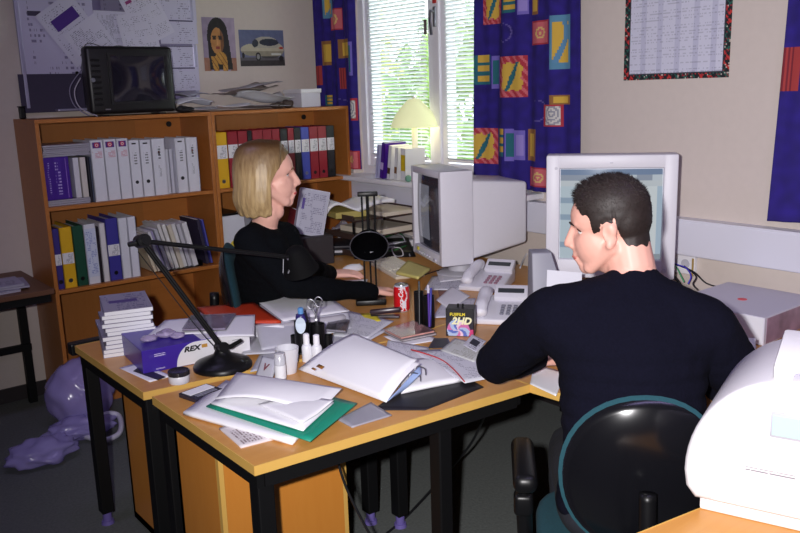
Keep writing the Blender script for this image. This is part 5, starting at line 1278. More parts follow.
MB().lathe([(.05, 0), (.052, .006), (.035, .016), (.014, .03), (.013, zs0*.5), (.016, zs0*.52), (.012, zs0*.55)], 28).build('lamp_stem', mat('stem_teal', (120, 160, 160), .35), root, smooth='auto')
MB().lathe([(.017, zs0*.54), (.018, zs0*.98), (.006, zs0+.02)], 24).build('candle_sleeve', mat('sleeve_ivory', (236, 232, 220), .4), root, smooth='auto')
g = MB(); NS = 96; rr = []
for j in range(9):
    v = j/8; r_ = .135*(1-v)+.03*v + .018*math.sin(v*PI); z_ = zs0+(zs1-zs0)*v
    rr.append([g.bm.verts.new((r_*(1+.025*math.cos(k*PI))*math.cos(k*2*PI/NS), r_*(1+.025*math.cos(k*PI))*math.sin(k*2*PI/NS), z_)) for k in range(NS)])
for j in range(8):
    for k in range(NS): g.bm.faces.new((rr[j][k], rr[j][(k+1) % NS], rr[j+1][(k+1) % NS], rr[j+1][k]))
g.bm.faces.new(rr[-1])
m_sh = mat('lamp_shade_fabric', (236, 238, 186), .8, emit=.42); o = g.build('lamp_shade', m_sh, root, smooth=True); solid(o, .0012, 0)
MB().ball((0, 0, zs1+.008), .009, 2).build('finial', mat('sleeve_ivory', (236, 232, 220)), root, smooth=True)
bl = lamp('table_lamp_bulb', 'POINT', (0, 0, zs0-.01), 1.1, (1, .86, .55), shadow_soft_size=.03); bl.parent = root
p_ = at(433, 160, x=XR+.02); b = MB(); b.box((0, 0, .008), (.06, .10, .014), bev=.003); tag(b.build('yellow_box', mat('box_amber', (226, 180, 60), .5), loc=(XR+.04, p_.y, sz)), 'flat yellow packet on the window board right of the lamp', 'packet')
p_ = at(470, 166, x=XR); b = MB(); b.ball((0, 0, .035), (.035, .035, .035), 3); tag(b.build('clay_ornament', mat('clay', (156, 104, 60), .6), loc=(XR-.02, p_.y, sz), smooth=True), 'brown clay ornament on the window board by the curtain', 'ornament')
p_ = at(368, 168, x=XR); 
# ------------------------------------------------------------------ right side of the corner desk
A, B, Bk = at(729.5, 310, z=ZT+.075), at(765, 317.7, z=ZT+.075), at(790.5, 302.7, x=3.035)
root = thing('white_carton', 'white carton with a red sticker against the window wall', 'box', (2.90, 1.645, ZT), 0)
A = at(765, 318, z=ZT+.10); x0 = A.x; y0 = A.y; w = 3.03-x0; L_ = .36
root.location = ((x0+3.03)/2, y0+L_/2, ZT)
MB().box((0, 0, .05), (w, L_, .10), bev=.002).build('carton_body', mat('carton_pale', (206, 202, 216), .5), root)
MB().box((-w/2-.0005, 0, .05), (.0015, L_-.006, .095)).build('carton_front', mat('carton_bright', (228, 228, 236), .5), root)
MB().cyl((-.02, .0, .0995), (-.02, .0, .1012), .017, seg=24).build('red_sticker', mat('sticker_red', (226, 40, 60), .4), root)
MB().box((0, -L_/2-.0006, .05), (w*.92, .0014, .09)).build('end_picture', mat('end_art', (150, 120, 140), .4, var=.7, scale=18), root)
MB().cyl((-w/2-.0015, .03, .055), (-w/2, .03, .055), .02, seg=24).build('faint_emblem', mat('emblem_grey', (196, 196, 214), .5), root)
b1 = at(788, 336, z=ZT); 
root = thing('cardboard_box', 'brown cardboard box at the right edge behind the printer', 'box', (2.72, 1.13, ZT), math.radians(3))
MB().box((0, 0, .04), (.36, .26, .08), bev=.002).build('carton_body', mat('kraft', (160, 108, 66), .7, var=.05, scale=20), root); MB().box((0, 0, .0805), (.36, .05, .001)).build('packing_tape', mat('tape_tan', (176, 130, 84), .3), root)
root.location = (2.62, 1.10, ZT)
z = ZT
pc = at(718, 345, z=ZT)
for i, (c_, lab, t_) in enumerate((((60, 36, 160), 'purple book lowest in the pile beside the printer', .035), ((216, 214, 226), 'white book above the purple one beside the printer', .022), ((206, 204, 220), 'white book second from the top beside the printer', .02), ((222, 220, 228), 'white book on top of the pile beside the printer', .018))):
    root = thing('book', lab, 'book', (2.22+.01*i, 1.33, z), math.radians(14+4*i), 'book pile beside the printer')
    MB().box((0, 0, t_/2), (.216, .286, t_-.003)).build('pages', m_paper, root)
    q = MB(); q.box((0, 0, .0009), (.22, .29, .0018)); q.box((0, 0, t_-.0009), (.22, .29, .0018)); q.box((-.1095, 0, t_/2), (.0018, .29, t_)); q.build('cover', mat('pile_%d_%d_%d' % c_, c_, .4), root); z += t_+.0005
# wall sockets with plugs and cables
sc_ = at(684, 261, x=XR); root = thing('wall_socket', 'white wall socket box under the cable duct behind the monitor', 'socket', (XR-.012, sc_.y, sc_.z-.005))
MB().box((0, 0, 0), (.024, .13, .09), bev=.004).build('socket_box', m_white, root)
MB().box((-.013, -.058, -.01), (.004, .008, .075)).build('brown_edge', mat('edge_tan', (170, 140, 80), .5), root)
for s in (-1, 1): MB().cyl((-.010, s*.028+.006, 0), (-.0135, s*.028+.006, 0), .02).build('socket_face', m_beige2, root, smooth='auto')
def wc(label, px, c_, r=.0032): cable(label, [at(a, b_, x=x_) for a, b_, x_ in px], r, c_, 'cables under the wall socket')
wc('black cable running from the socket to the white carton', ((668, 262, 3.05), (680, 266, 3.05), (694, 272, 3.04), (706, 283, 3.04), (722, 288, 3.05)), (24, 24, 28))
wc('blue cable hanging below the socket', ((666, 258, 3.06), (676, 264, 3.05), (686, 268, 3.04), (691, 276, 3.02), (688, 284, 3.0)), (70, 60, 190))
wc('green cable hanging below the socket', ((670, 262, 3.05), (677, 268, 3.04), (680, 274, 3.02), (684, 282, 3.0)), (90, 170, 120))
wc('black cable looped below the socket', ((684, 266, 3.05), (696, 276, 3.03), (693, 284, 3.0), (698, 290, 3.0)), (30, 28, 34))
wc('black plug lead behind the big monitor', ((662, 256, 3.06), (664, 266, 3.0), (672, 274, 2.98), (680, 284, 2.96)), (22, 22, 26), .006)
# ------------------------------------------------------------------ printer
pl = at(683, 508, z=ZT)
root = thing('laser_printer', 'big white laser printer with curved front at the right edge', 'printer', (pl.x, pl.y, ZT), YAW-PI/2-.56)
m_prn = mat('printer_white', (224, 222, 226), .42, var=.01, scale=50)
Wp, Hp, Dp = .44, .315, .36
prof = [(.035, .0), (.035, .05), (.006, .055)] + [(-.012+.018*(1-math.sin(t)), .06+.05*math.sin(t)) for t in (0, .5, 1.0)]
prof = [(.02, .025), (.0, .05)] + [(.20-.205*math.cos(t)*(1) , .085+.23*math.sin(t)) for t in [k/14*PI/2 for k in range(15)]] + [(Wp-.08, Hp-.02), (Wp, Hp-.05), (Wp, .025)]
b = MB(); b.prism(prof, 0, Dp, Matrix.Rotation(PI/2, 4, 'X') @ Matrix.Diagonal((1, 1, -1, 1)), bev=.02); 
bmesh.ops.recalc_face_normals(b.bm, faces=b.bm.faces[:]); b.build('printer_body', m_prn, root, smooth='auto')
MB().span((.03, .012, 0), (Wp-.02, Dp-.01, .064), bev=.006).build('paper_base', m_prn, root, smooth='auto')
MB().span((.055, -.003, .035), (Wp-.06, .02, .062), bev=.004).build('paper_slot', m_prn, root, smooth='auto')
b = MB(); b.box((.27, .10, Hp+.01), (.23, .15, .075), rot=(.25, 0, 0), bev=.008); b.build('control_panel', m_prn, root, smooth='auto')
MB().cyl((.205, .026, Hp+.005), (.205, .018, Hp+.003), .013).build('round_button', mat('button_grey', (170, 168, 184), .4), root, smooth='auto')
for k in range(3): MB().cyl((.25+.03*k, .026, Hp+.005), (.25+.03*k, .019, Hp+.003), .005).build('indicator', mat('button_pale', (206, 206, 212), .4), root)
g = MB(); g.box((.24, .0, Hp-.09), (.16, .006, .055), bev=.01); g.build('label_recess', mat('recess_white', (170, 172, 186), .5), root, smooth='auto')
MB().box((.195, -.0035, Hp-.09), (.062, .002, .042), bev=.0009).build('green_paper', mat('label_mint', (168, 206, 194), .5), root)
text('LaserPrinter', .001, m_wink, root, (0, 0, 0)) if 0 else None
g = MB(); g.grid(.15, .012, 1, 1); o = g.build('faint_print', printed('prn_print', (222, 220, 226), (60, 60, 80), rows=1.9, dens=1, cols=3), root, loc=(.15, -.0006, .12), rot=(PI/2, 0, 0)); solid(o, .0006, 0)
# ------------------------------------------------------------------ left side table and floor
z = .7255
for i, (cx_, cy_, w_, d_, rz, c_, lab) in enumerate(((.80, 4.22, .30, .21, .1, (190, 186, 200), 'lowest white magazine on the dark side table'), (.86, 4.28, .32, .23, -.12, (150, 144, 170), 'printed magazine in the middle on the dark side table'), (.84, 4.27, .30, .22, -.05, (170, 166, 190), 'topmost printed magazine on the dark side table'))):
    mag(lab, 'magazine', cx_, cy_, z, w_, d_, .009, c_, rz, 'magazines on the dark side table', printed('magtop_%d' % i, c_, (96, 90, 120), rows=14, dens=.6, cols=4)); z += .0105
bag = thing('plastic_bag', 'crumpled clear violet plastic bag on the floor by the bookcase', 'bag', (at(75, 420, z=0).x, at(75, 420, z=0).y, 0))
m_bag = mat('bag_film', (186, 174, 240), .18, trans=.2, alpha=.65)
def blob(c_, r_, seed, sub=4, amp=.16, fr=2.4):
    b = MB(); b.ball((0, 0, 0), 1, sub)
    for v in b.bm.verts:
        n_ = v.co.normalized(); k = 1+amp*noise.noise(n_*fr+Vector((seed, 0, 0)))+amp*.28*abs(noise.noise(n_*fr*2.4+Vector((0, seed, 0))))
        v.co = Vector((n_.x*r_[0]*k, n_.y*r_[1]*k, n_.z*r_[2]*k))+Vector(c_)
        v.co.z = max(v.co.z, .004)
    return b
O = bag.location
def fl_(px, py, z=0): return at(px, py, z=z)-O
blob(fl_(80, 392, .17), (.16, .15, .17), 1, amp=.13).build('bag_bulge', m_bag, bag, smooth=True)
blob(fl_(42, 452, .05), (.15, .10, .06), 5, amp=.3).build('bag_tail', m_bag, bag, smooth=True)
blob(fl_(80, 428, .05), (.16, .10, .055), 9, amp=.3).build('bag_middle', m_bag, bag, smooth=True)
q = MB(); c_ = fl_(112, 425, .06)
q.tube([fl_(84, 436, .03), fl_(104, 440, .03), fl_(120, 432, .04), fl_(119, 416, .06), fl_(106, 414, .08), fl_(92, 424, .06)], .013, 8)
q.build('bag_handle', mat('bag_white', (206, 202, 222), .4), bag, smooth=True)
for i, (px, py, lab) in enumerate(((83, 324, 'black socket strip lying behind the brochure pile'),)):
    p_ = at(83, 330, z=.55); root = thing('power_strip', lab, 'power strip', (p_.x, 4.26, .5), 0)
    q = MB(); q.box((0, 0, .0), (.14, .05, .045), bev=.006); q.build('strip_body', m_black, root); q = MB(); q.tube([(.06, 0, 0), (.12, -.02, -.05), (.14, -.03, -.2), (.1, -.05, -.48)], .005, 8); q.build('cord', m_black, root)
    p2 = at(80, 327, y=3.10)
    root.location = (p2.x+.02, 3.095, .70)
# ------------------------------------------------------------------ people
m_skin = mat('skin', (224, 168, 152), .5, var=.06, scale=14, bump=.05)
m_sweat = mat('navy_sweater', (13, 13, 26), 1, var=.25, scale=140, bump=.5, spec=.1)
m_sweat2 = mat('black_sweater', (13, 15, 19), 1, var=.25, scale=140, bump=.5, spec=.08)
m_trous = mat('dark_trousers', (26, 28, 38), .9, var=.15, scale=60, bump=.3)
m_shoe = mat('black_shoe', (18, 16, 16), .35)
def remesh(mb, voxel, smooth=4, name='body'):
    me = bpy.data.meshes.new('tmp'); mb.bm.to_mesh(me); mb.bm.free()
    o = bpy.data.objects.new('tmp', me); C.objects.link(o)
    r = o.modifiers.new('r', 'REMESH'); r.mode = 'VOXEL'; r.voxel_size = voxel; r.use_smooth_shade = True
    if smooth:
        s = o.modifiers.new('s', 'SMOOTH'); s.factor = .5; s.iterations = smooth
    dg = bpy.context.evaluated_depsgraph_get(); dg.update()
    out = bpy.data.meshes.new_from_object(o.evaluated_get(dg)); bpy.data.objects.remove(o)
    out.name = name
    for p in out.polygons: p.use_smooth = True
    return out
def coords(me):
    a = np.empty(len(me.vertices)*3, 'f'); me.vertices.foreach_get('co', a); return a.reshape(-1, 3)
def setco(me, a): me.vertices.foreach_set('co', a.astype('f').ravel()); me.update()
def link(name, me, m, parent=None):
    me.materials.clear(); me.materials.append(m); o = bpy.data.objects.new(name, me); C.objects.link(o)
    if parent is not None: o.parent = parent
    return o
def frame(loc, az, pitch=0, roll=0, s=1):
    """x forward, y left, z up"""
    R_ = Matrix.Rotation(az, 4, 'Z') @ Matrix.Rotation(pitch, 4, 'Y') @ Matrix.Rotation(roll, 4, 'X')
    return Matrix.Translation(loc) @ R_ @ Matrix.Scale(s, 4)
def head_shapes(mb, H, male=True):
    def B(c, r, rot=(0, 0, 0), sub=3):
        k = MB(); k.ball(c, r, sub, rot); bmesh.ops.transform(k.bm, matrix=H, verts=k.bm.verts[:])
        t = bpy.data.meshes.new('t'); k.bm.to_mesh(t); k.bm.free(); mb.bm.from_mesh(t); bpy.data.meshes.remove(t)
    def Cp(a, b_, r0, r1):
        n = 6
        for i in range(n+1):
            t = i/n; B(Vector(a).lerp(Vector(b_), t), r0+(r1-r0)*t, sub=2)
    j = 1.0 if male else .92
    B((-.012, 0, .036), (.096, .076, .082)); B((-.04, 0, .02), (.066, .070, .076)); B((.028, 0, .03), (.062, .064, .062))
    B((.030, 0, -.034), (.062, .061*j, .078))
    B((.067, 0, -.098), (.021, .023*j, .019)); Cp((-.004, .054*j, -.045), (.055, .024*j, -.094), .021, .019); Cp((-.004, -.054*j, -.045), (.055, -.024*j, -.094), .021, .019)
    Cp((.068, .034, .024), (.078, .012, .022), .0135, .012); Cp((.068, -.034, .024), (.078, -.012, .022), .0135, .012); B((.079, 0, .022), (.012, .014, .016))
    B((.042, .038, -.026), (.023, .020, .022)); B((.042, -.038, -.026), (.023, .020, .022))
    Cp((.082, 0, .016), (.105, 0, -.026), .0095, .0105); B((.1055, 0, -.032), (.012, .012, .0105)); B((.096, .0115, -.037), .0085, sub=2); B((.096, -.0115, -.037), .0085, sub=2); B((.092, 0, -.03), (.012, .014, .02))
    B((.083, 0, -.056), (.014, .024, .011)); B((.0915, 0, -.0615), (.008, .021, .0062)); B((.0895, 0, -.0725), (.0085, .018, .0065)); B((.080, 0, -.083), (.012, .022, .011))
    for s in (-1, 1):
        B((-.008, s*.075, -.008), (.018, .0075, .029), (0, .2, s*.2)); B((-.016, s*.079, .006), (.013, .007, .017), (0, .2, s*.3)); B((-.004, s*.077, -.032), (.010, .007, .012))
def carve_head(co, H, male=True):
    inv = np.array(H.inverted()); M_ = np.array(H)
    l = co @ inv[:3, :3].T + inv[:3, 3]
    def push(c, r, d, m_=None):
        w_ = np.exp(-(((l-np.array(c))/np.array(r))**2).sum(1))
        l[:] += w_[:, None]*np.array(d)
    for s in (-1, 1):
        push((.088, s*.031, .002), (.022, .017, .012), (-.0095, 0, 0)); push((.0, s*.088, -.002), (.011, .009, .016), (0, -s*.0065, 0)); push((.09, s*.024, -.004), (.02, .008, .014), (-.002, 0, 0))
    push((.093, 0, -.0672), (.012, .022, .0028), (-.006, 0, 0)); push((.09, 0, -.052), (.015, .006, .006), (-.002, 0, 0))
    co[:] = l @ M_[:3, :3].T + M_[:3, 3]
    return l
def eyes(H, parent, male=True, l=None):
    k = l[(np.abs(l[:, 1]-.031) < .006) & (np.abs(l[:, 2]-.001) < .005) & (l[:, 0] > .02)]; ex = float(k[:, 0].mean())
    for s in (-1, 1):
        b = MB(); b.ball((ex-.0095, s*.031, .001), (.0118, .0135, .0078 if male else .0062), 3); b.build('eye', mat('eye_white', (226, 220, 216), .2), parent, smooth=True, M=H)
        b = MB(); b.ball((ex-.0015, s*.0305, .001), (.0042, .005, .0056 if male else .0048), 2); b.build('iris', mat('iris', (54, 44, 36), .15), parent, smooth=True, M=H)
        b = MB(); b.tube([(ex-.002, s*.018, .005), (ex+.0025, s*.031, .0088), (ex-.006, s*.045, .004)], .0024, 6); b.build('eyelid', mat('lash', (70, 42, 36), .6), parent, smooth=True, M=H)
        b = MB(); b.tube([(.0880, s*.016, .021), (.0882, s*.03, .0275), (.078, s*.048, .022)], lambda t: .0035*(1-.5*t), 6)
        b.build('eyebrow', mat('brow_m' if male else 'brow_f', (44, 30, 26) if male else (150, 112, 84), .8), parent, smooth=True, M=H)
    b = MB(); b.tube([(.0885, -.019, -.067), (.0955, -.008, -.0655), (.0965, 0, -.0665), (.0955, .008, -.0655), (.0885, .019, -.067)], lambda t: .0046*(1-abs(2*t-1)**2*.7), 8)
    b.tube([(.088, -.016, -.069), (.0945, 0, -.0725), (.088, .016, -.069)], lambda t: .0045*(1-abs(2*t-1)**2*.6), 8)
    b.build('lips', mat('lips_m' if male else 'lips_f', (196, 116, 108) if male else (200, 92, 92), .45), parent, smooth=True, M=H)
def hand(mb, wrist, dirv, nrm, s=1.0, curl=.5, thumb=1):
    """palm and five fingers; nrm = back of the hand, thumb = +1/-1 side"""
    d = Vector(dirv).normalized(); n = Vector(nrm); n = (n-d*n.dot(d)).normalized(); sd = d.cross(n)*thumb
    w_ = Vector(wrist); P = lambda a, b_, c_: w_+d*(a*s)+sd*(b_*s)+n*(c_*s)
    for b_ in (-.026, -.009, .009, .026):
        mb.cap(P(.012, b_*.75, 0), P(.088, b_, 0), .0145*s, .0115*s)
    for b_, l, ph in ((.031, .072, .02), (.0105, .080, .0), (-.0105, .074, -.02), (-.031, .056, -.05)):
        p0 = P(.090, b_, 0); a = .25*curl; pts = [p0]; ang = 0
        for k, f in enumerate((.45, .32, .23)):
            ang += curl*(.55, .6, .4)[k]; v = d*math.cos(ang)-n*math.sin(ang)+sd*ph
            pts.append(pts[-1]+v*(l*f*s))
        for k in range(3): mb.cap(pts[k], pts[k+1], (.0092-.0009*k)*s, (.0084-.0009*k)*s)
    p0 = P(.022, .030, -.004); p1 = P(.052, .056, -.014); p2 = P(.080, .066, -.020); p3 = P(.100, .066, -.024)
    mb.cap(p0, p1, .0135*s, .0115*s); mb.cap(p1, p2, .0108*s, .0095*s); mb.cap(p2, p3, .0095*s, .008*s)
def limb(mb, pts, n=4):
    """pts: (point, radius) – tapered chain"""
    for (a, ra), (b_, rb) in zip(pts[:-1], pts[1:]): mb.cap(a, b_, ra, rb)
def wrinkle(me, amp, sc, seed):
    co = coords(me); nr = np.empty(len(me.vertices)*3, 'f'); me.vertices.foreach_get('normal', nr); nr = nr.reshape(-1, 3)
    w_ = np.array([noise.noise(Vector((c_[0]*sc, c_[1]*sc, c_[2]*sc*.55))+Vector((seed, 0, 0))) + .5*abs(noise.noise(Vector(c_)*sc*2.3)) for c_ in co.tolist()])
    setco(me, co+nr*(w_*amp)[:, None])
def ell_chain(mb, secs, az, n=5):
    """torso from elliptical sections (centre, half depth, half width) blended along the spine"""
    ca = Matrix.Rotation(az, 4, 'Z')
    for (c0, d0, w0), (c1, d1, w1) in zip(secs[:-1], secs[1:]):
        for i in range(n+1):
            t = i/n; c_ = Vector(c0).lerp(Vector(c1), t); dd_, ww_ = d0+(d1-d0)*t, w0+(w1-w0)*t
            mb.ball(c_, (dd_, ww_, .075), 3, (0, 0, az))
def short_hair(bme, l, H, m, parent):
    """cropped hair grown from the scalp region of the head"""
    x, y, z = l[:, 0], l[:, 1], l[:, 2]
    zmin = np.interp(x, [-.12, -.085, -.05, -.030, -.026, .010, .014, .032, .036, .052, .066, .090], [-.060, -.068, -.066, -.040, .018, .020, -.012, -.012, .030, .036, .066, .082])
    hl = z-zmin + .004*np.sin(y*190)+.003*np.sin(x*260)
    inside = (hl > -.002) & (z > -.12) & (np.abs(y) < .0775+.004*(z > .02)) 
    w_ = np.clip(hl/np.where(x < -.02, .055, .022), 0, 1)
    top = np.clip((z-.045)/.06, 0, 1); front = np.clip((x-.02)/.06, 0, 1)*top
    thick = (.0035+.009*top+.006*front)*w_-.0012
    nr = np.empty(len(bme.vertices)*3, 'f'); bme.vertices.foreach_get('normal', nr); nr = nr.reshape(-1, 3); co = coords(bme)
    idx = -np.ones(len(co), int); bm = bmesh.new()
    new = co+nr*thick[:, None]
    vs_ = {}
    for p in bme.polygons:
        q = list(p.vertices)
        if all(inside[i] for i in q):
            f = []
            for i in q:
                if i not in vs_: vs_[i] = bm.verts.new(new[i])
                f.append(vs_[i])
            bm.faces.new(f)
    keys = [i for i in vs_]; rr = random.Random(5); Hr = H.to_3x3().normalized()
    fw = Hr @ Vector((.75, 0, .35))
    for _ in range(5200):
        i = rr.choice(keys); n_ = Vector(nr[i]); t = top[i]
        ln_ = (.004+.009*t+.009*front[i])*rr.uniform(.6, 1.2)*(.35+.65*w_[i])
        dn = Hr @ Vector((0, 0, -1))
        d_ = (n_*(.55+.25*t) + fw*(.9*t) + dn*(.9*(1-t)) + Vector((rr.gauss(0, .2), rr.gauss(0, .2), rr.gauss(0, .2)))).normalized()
        b0 = Vector(new[i]) - n_*.001; s_ = d_.cross(n_)
        if s_.length < 1e-3: continue
        s_ = s_.normalized()*.0011; u_ = s_.cross(d_).normalized()*.0011
        q = [bm.verts.new(b0+s_), bm.verts.new(b0-s_*.5+u_), bm.verts.new(b0-s_*.5-u_), bm.verts.new(b0+d_*ln_)]
        for a in ((0, 1, 3), (1, 2, 3), (2, 0, 3)): bm.faces.new([q[k] for k in a])
    me = bpy.data.meshes.new('hair'); bm.to_mesh(me); bm.free()
    for p in me.polygons: p.use_smooth = True
    return link('hair', me, m, parent)

# ---- the man, seen from behind, head turned left
HM = at(608.5, 226, d=2.16)
AZB = math.radians(47); fB = Vector((math.cos(AZB), math.sin(AZB), 0)); lB = Vector((-math.sin(AZB), math.cos(AZB), 0))
man = thing('person', 'man in a dark navy sweater seated with his back to the camera, looking left', 'person', (HM.x-.10, HM.y-.12, 0))
Om = Vector(man.location)
HMm = frame(HM-Om, math.radians(122), math.radians(9), math.radians(-3), 1.05)
neck0 = at(632, 268, d=2.15)-Om; C7 = at(632, 282, d=2.14)-Om
pel = Vector((1.66, 1.175, .56))-Om; chest = at(630, 345, d=2.12)-Om; waist = at(632, 440, d=2.10)-Om
shL = at(553, 318, d=2.16)-Om; shR = at(702, 326, d=2.10)-Om
elL = at(496, 363, d=2.42)-Om; elL.z = max(elL.z, ZT+.062); wrL = Vector((1.86, 1.66, ZT+.055))-Om
elR = at(748, 395, d=2.20)-Om; wrR = Vector((2.14, 1.28, ZT+.05))-Om
def torso(mb, k):
    ell_chain(mb, [(pel, .125*k, .175*k), (waist, .115*k, .168*k), (chest, .130*k, .19*k), (at(628, 312, d=2.13)-Om, .105*k, .165*k), (at(631, 293, d=2.135)-Om, .075*k, .09*k)], AZB)
hipL, hipR = pel+lB*.09-Vector((0, 0, .02)), pel-lB*.09-Vector((0, 0, .02))
knL, knR = hipL+fB*.42+Vector((0, 0, -.02)), hipR+fB*.42+Vector((0, 0, -.02))
anL, anR = Vector((knL.x, knL.y, .09))+fB*.03, Vector((knR.x, knR.y, .09))+fB*.03
mb = MB(); head_shapes(mb, HMm)
limb(mb, [(HMm @ Vector((-.03, 0, -.045)), .062), (neck0, .062), (C7+Vector((0, 0, -.02)), .066)]); limb(mb, [(HMm @ Vector((-.040, 0, -.008)), .055), (neck0-fB*.008, .058)]); limb(mb, [(HMm @ Vector((.02, 0, -.085)), .035), (neck0+fB*.035, .045)])
torso(mb, .93)
for a, e, w_ in ((shL, elL, wrL), (shR, elR, wrR)): limb(mb, [(a, .058), (e, .044), (w_, .028)])
hand(mb, wrL, (.75, -.15, -.12), (0, 0, 1), 1.0, .45, -1); hand(mb, wrR, (.6, .35, -.1), (0, 0, 1), 1.0, .4, 1)
for h_, k_, a_ in ((hipL, knL, anL), (hipR, knR, anR)): limb(mb, [(h_, .082), (k_, .056), (a_, .038), (a_+fB*.14-Vector((0, 0, .05)), .03)])
bmn = remesh(mb, .0042, 7)
co = coords(bmn); lm_ = carve_head(co, HMm); setco(bmn, co)
body = link('body', bmn, m_skin, man)
short_hair(bmn, lm_, HMm, mat('hair_dark', (36, 26, 24), .6, var=.5, scale=70), man)
eyes(HMm, man, True, lm_)
mb = MB(); torso(mb, 1.04)
limb(mb, [(shL, .080), (shL.lerp(elL, .5), .074), (elL, .062), (elL.lerp(wrL, .45), .056), (wrL-(wrL-elL).normalized()*.01, .040)])
limb(mb, [(shR, .080), (shR.lerp(elR, .5), .074), (elR, .062), (elR.lerp(wrR, .45), .056), (wrR-(wrR-elR).normalized()*.01, .040)])
up2 = at(631, 300, d=2.14)-Om
limb(mb, [(up2, .085), (shL, .078)]); limb(mb, [(up2, .085), (shR, .078)]); limb(mb, [(shL, .08), (chest+lB*.1, .10), (chest-lB*.1, .10), (shR, .08)])
limb(mb, [(C7+Vector((0, 0, -.03)), .074), (C7+Vector((0, 0, -.006)), .070)])
sw = remesh(mb, .007, 8); wrinkle(sw, .009, 9, 3); link('sweater', sw, m_sweat, man)
mb = MB(); mb.ball(pel-Vector((0, 0, .02)), (.135, .185, .10), 3, (0, 0, AZB))
for h_, k_, a_ in ((hipL, knL, anL), (hipR, knR, anR)): limb(mb, [(h_, .092), (k_, .068), (a_+Vector((0, 0, .02)), .056)])
tr = remesh(mb, .009, 6); wrinkle(tr, .007, 10, 5); link('trousers', tr, m_trous, man)
for a_ in (anL, anR):
    q = MB(); q.cap(a_-Vector((0, 0, .045))-fB*.03, a_+fB*.16-Vector((0, 0, .05)), .045, .038)
    for v in q.bm.verts: v.co.z = max(v.co.z, 0)
    q.build('shoe', m_shoe, man, smooth=True)

# ---- the woman, in profile at the desk behind
DW = 3.22
HW = at(268, 175, d=DW)
AZW = math.radians(-14); fW = Vector((math.cos(AZW), math.sin(AZW), 0)); lW = Vector((-math.sin(AZW), math.cos(AZW), 0))
wom = thing('person', 'woman with blond bob in a black sweater working at the desk in profile', 'person', (HW.x-.08, HW.y+.05, 0))
Ow = Vector(wom.location)
HWm = frame(HW-Ow, math.radians(-24), math.radians(1), math.radians(1), 1.10)
nk = at(268, 212, d=DW+.03)-Ow; base = at(263, 230, d=DW+.09)-Ow
shR = at(248, 242, d=DW-.02)-Ow; shL = at(285, 237, d=DW+.26)-Ow
pel = at(254, 295, d=DW+.36)-Ow; pel.z = .56; chest = at(264, 262, d=DW+.16)-Ow; waist = at(258, 292, d=DW+.30)-Ow
elR = at(290, 286, d=DW+.0)-Ow; elR.z = max(elR.z, ZT+.055); wrR = at(374, 292, z=ZT+.045)-Ow
elL = at(300, 268, d=DW+.22)-Ow; elL.z = max(elL.z, ZT+.055); wrL = at(331, 274, z=ZT+.035)-Ow
mb = MB(); head_shapes(mb, HWm, False)
limb(mb, [(HWm @ Vector((-.03, 0, -.05)), .050), (nk, .048), (base, .055)]); limb(mb, [(HWm @ Vector((.015, 0, -.085)), .030), (nk+fW*.03, .036)])
def torso_w(mb, k): ell_chain(mb, [(pel, .12*k, .17*k), (waist, .105*k, .145*k), (chest, .115*k, .155*k), (at(265, 243, d=DW+.10)-Ow, .085*k, .135*k)], AZW)
torso_w(mb, .92)
for a, e, w_ in ((shL, elL, wrL), (shR, elR, wrR)): limb(mb, [(a, .046), (e, .036), (w_, .024)])
hand(mb, wrL, (at(366, 272, z=ZT+.03)-Ow)-wrL, (0, -.2, 1), .98, .35, -1); hand(mb, wrR, (at(396, 284, z=ZT+.03)-Ow)-wrR, (0, 0, 1), .95, .5, 1)
hipL, hipR = pel+lW*.085, pel-lW*.085; knL, knR = hipL+fW*.40, hipR+fW*.40
anL, anR = Vector((knL.x, knL.y, .08)), Vector((knR.x, knR.y, .08))
for h_, k_, a_ in ((hipL, knL, anL), (hipR, knR, anR)): limb(mb, [(h_, .078), (k_, .052), (a_, .034), (a_+fW*.13-Vector((0, 0, .045)), .027)])
bw_ = remesh(mb, .0042, 7); co = coords(bw_); lw_ = carve_head(co, HWm, False); setco(bw_, co)
link('body', bw_, mat('skin_fair', (246, 190, 172), .5, var=.06, scale=14, bump=.05), wom)
eyes(HWm, wom, False, lw_)
mb = MB(); torso_w(mb, 1.04); nb = at(263, 237, d=DW+.10)-Ow
for a, e, w_ in ((shL, elL, wrL), (shR, elR, wrR)):
    limb(mb, [(nb, .07), (a, .062), (a.lerp(e, .5), .058), (e, .050), (e.lerp(w_, .5), .046), (w_-(w_-e).normalized()*.015, .036)])
limb(mb, [(base-Vector((0, 0, .025)), .066), (base+Vector((0, 0, .0)), .062)]); limb(mb, [(chest, .12), (shL, .06)]); limb(mb, [(chest, .11), (shR, .06)])
sw = remesh(mb, .007, 8); wrinkle(sw, .007, 10, 8); link('sweater', sw, m_sweat2, wom)
mb = MB(); mb.ball(pel, (.13, .18, .09), 3, (0, 0, AZW))
for h_, k_, a_ in ((hipL, knL, anL), (hipR, knR, anR)): limb(mb, [(h_, .086), (k_, .062), (a_+Vector((0, 0, .02)), .05)])
link('trousers', remesh(mb, .01, 6), m_trous, wom)
for a_ in (anL, anR):
    q = MB(); q.cap(a_-Vector((0, 0, .04))-fW*.03, a_+fW*.14-Vector((0, 0, .045)), .038, .032)
    for v in q.bm.verts: v.co.z = max(v.co.z, 0)
    q.build('shoe', m_shoe, wom, smooth=True)
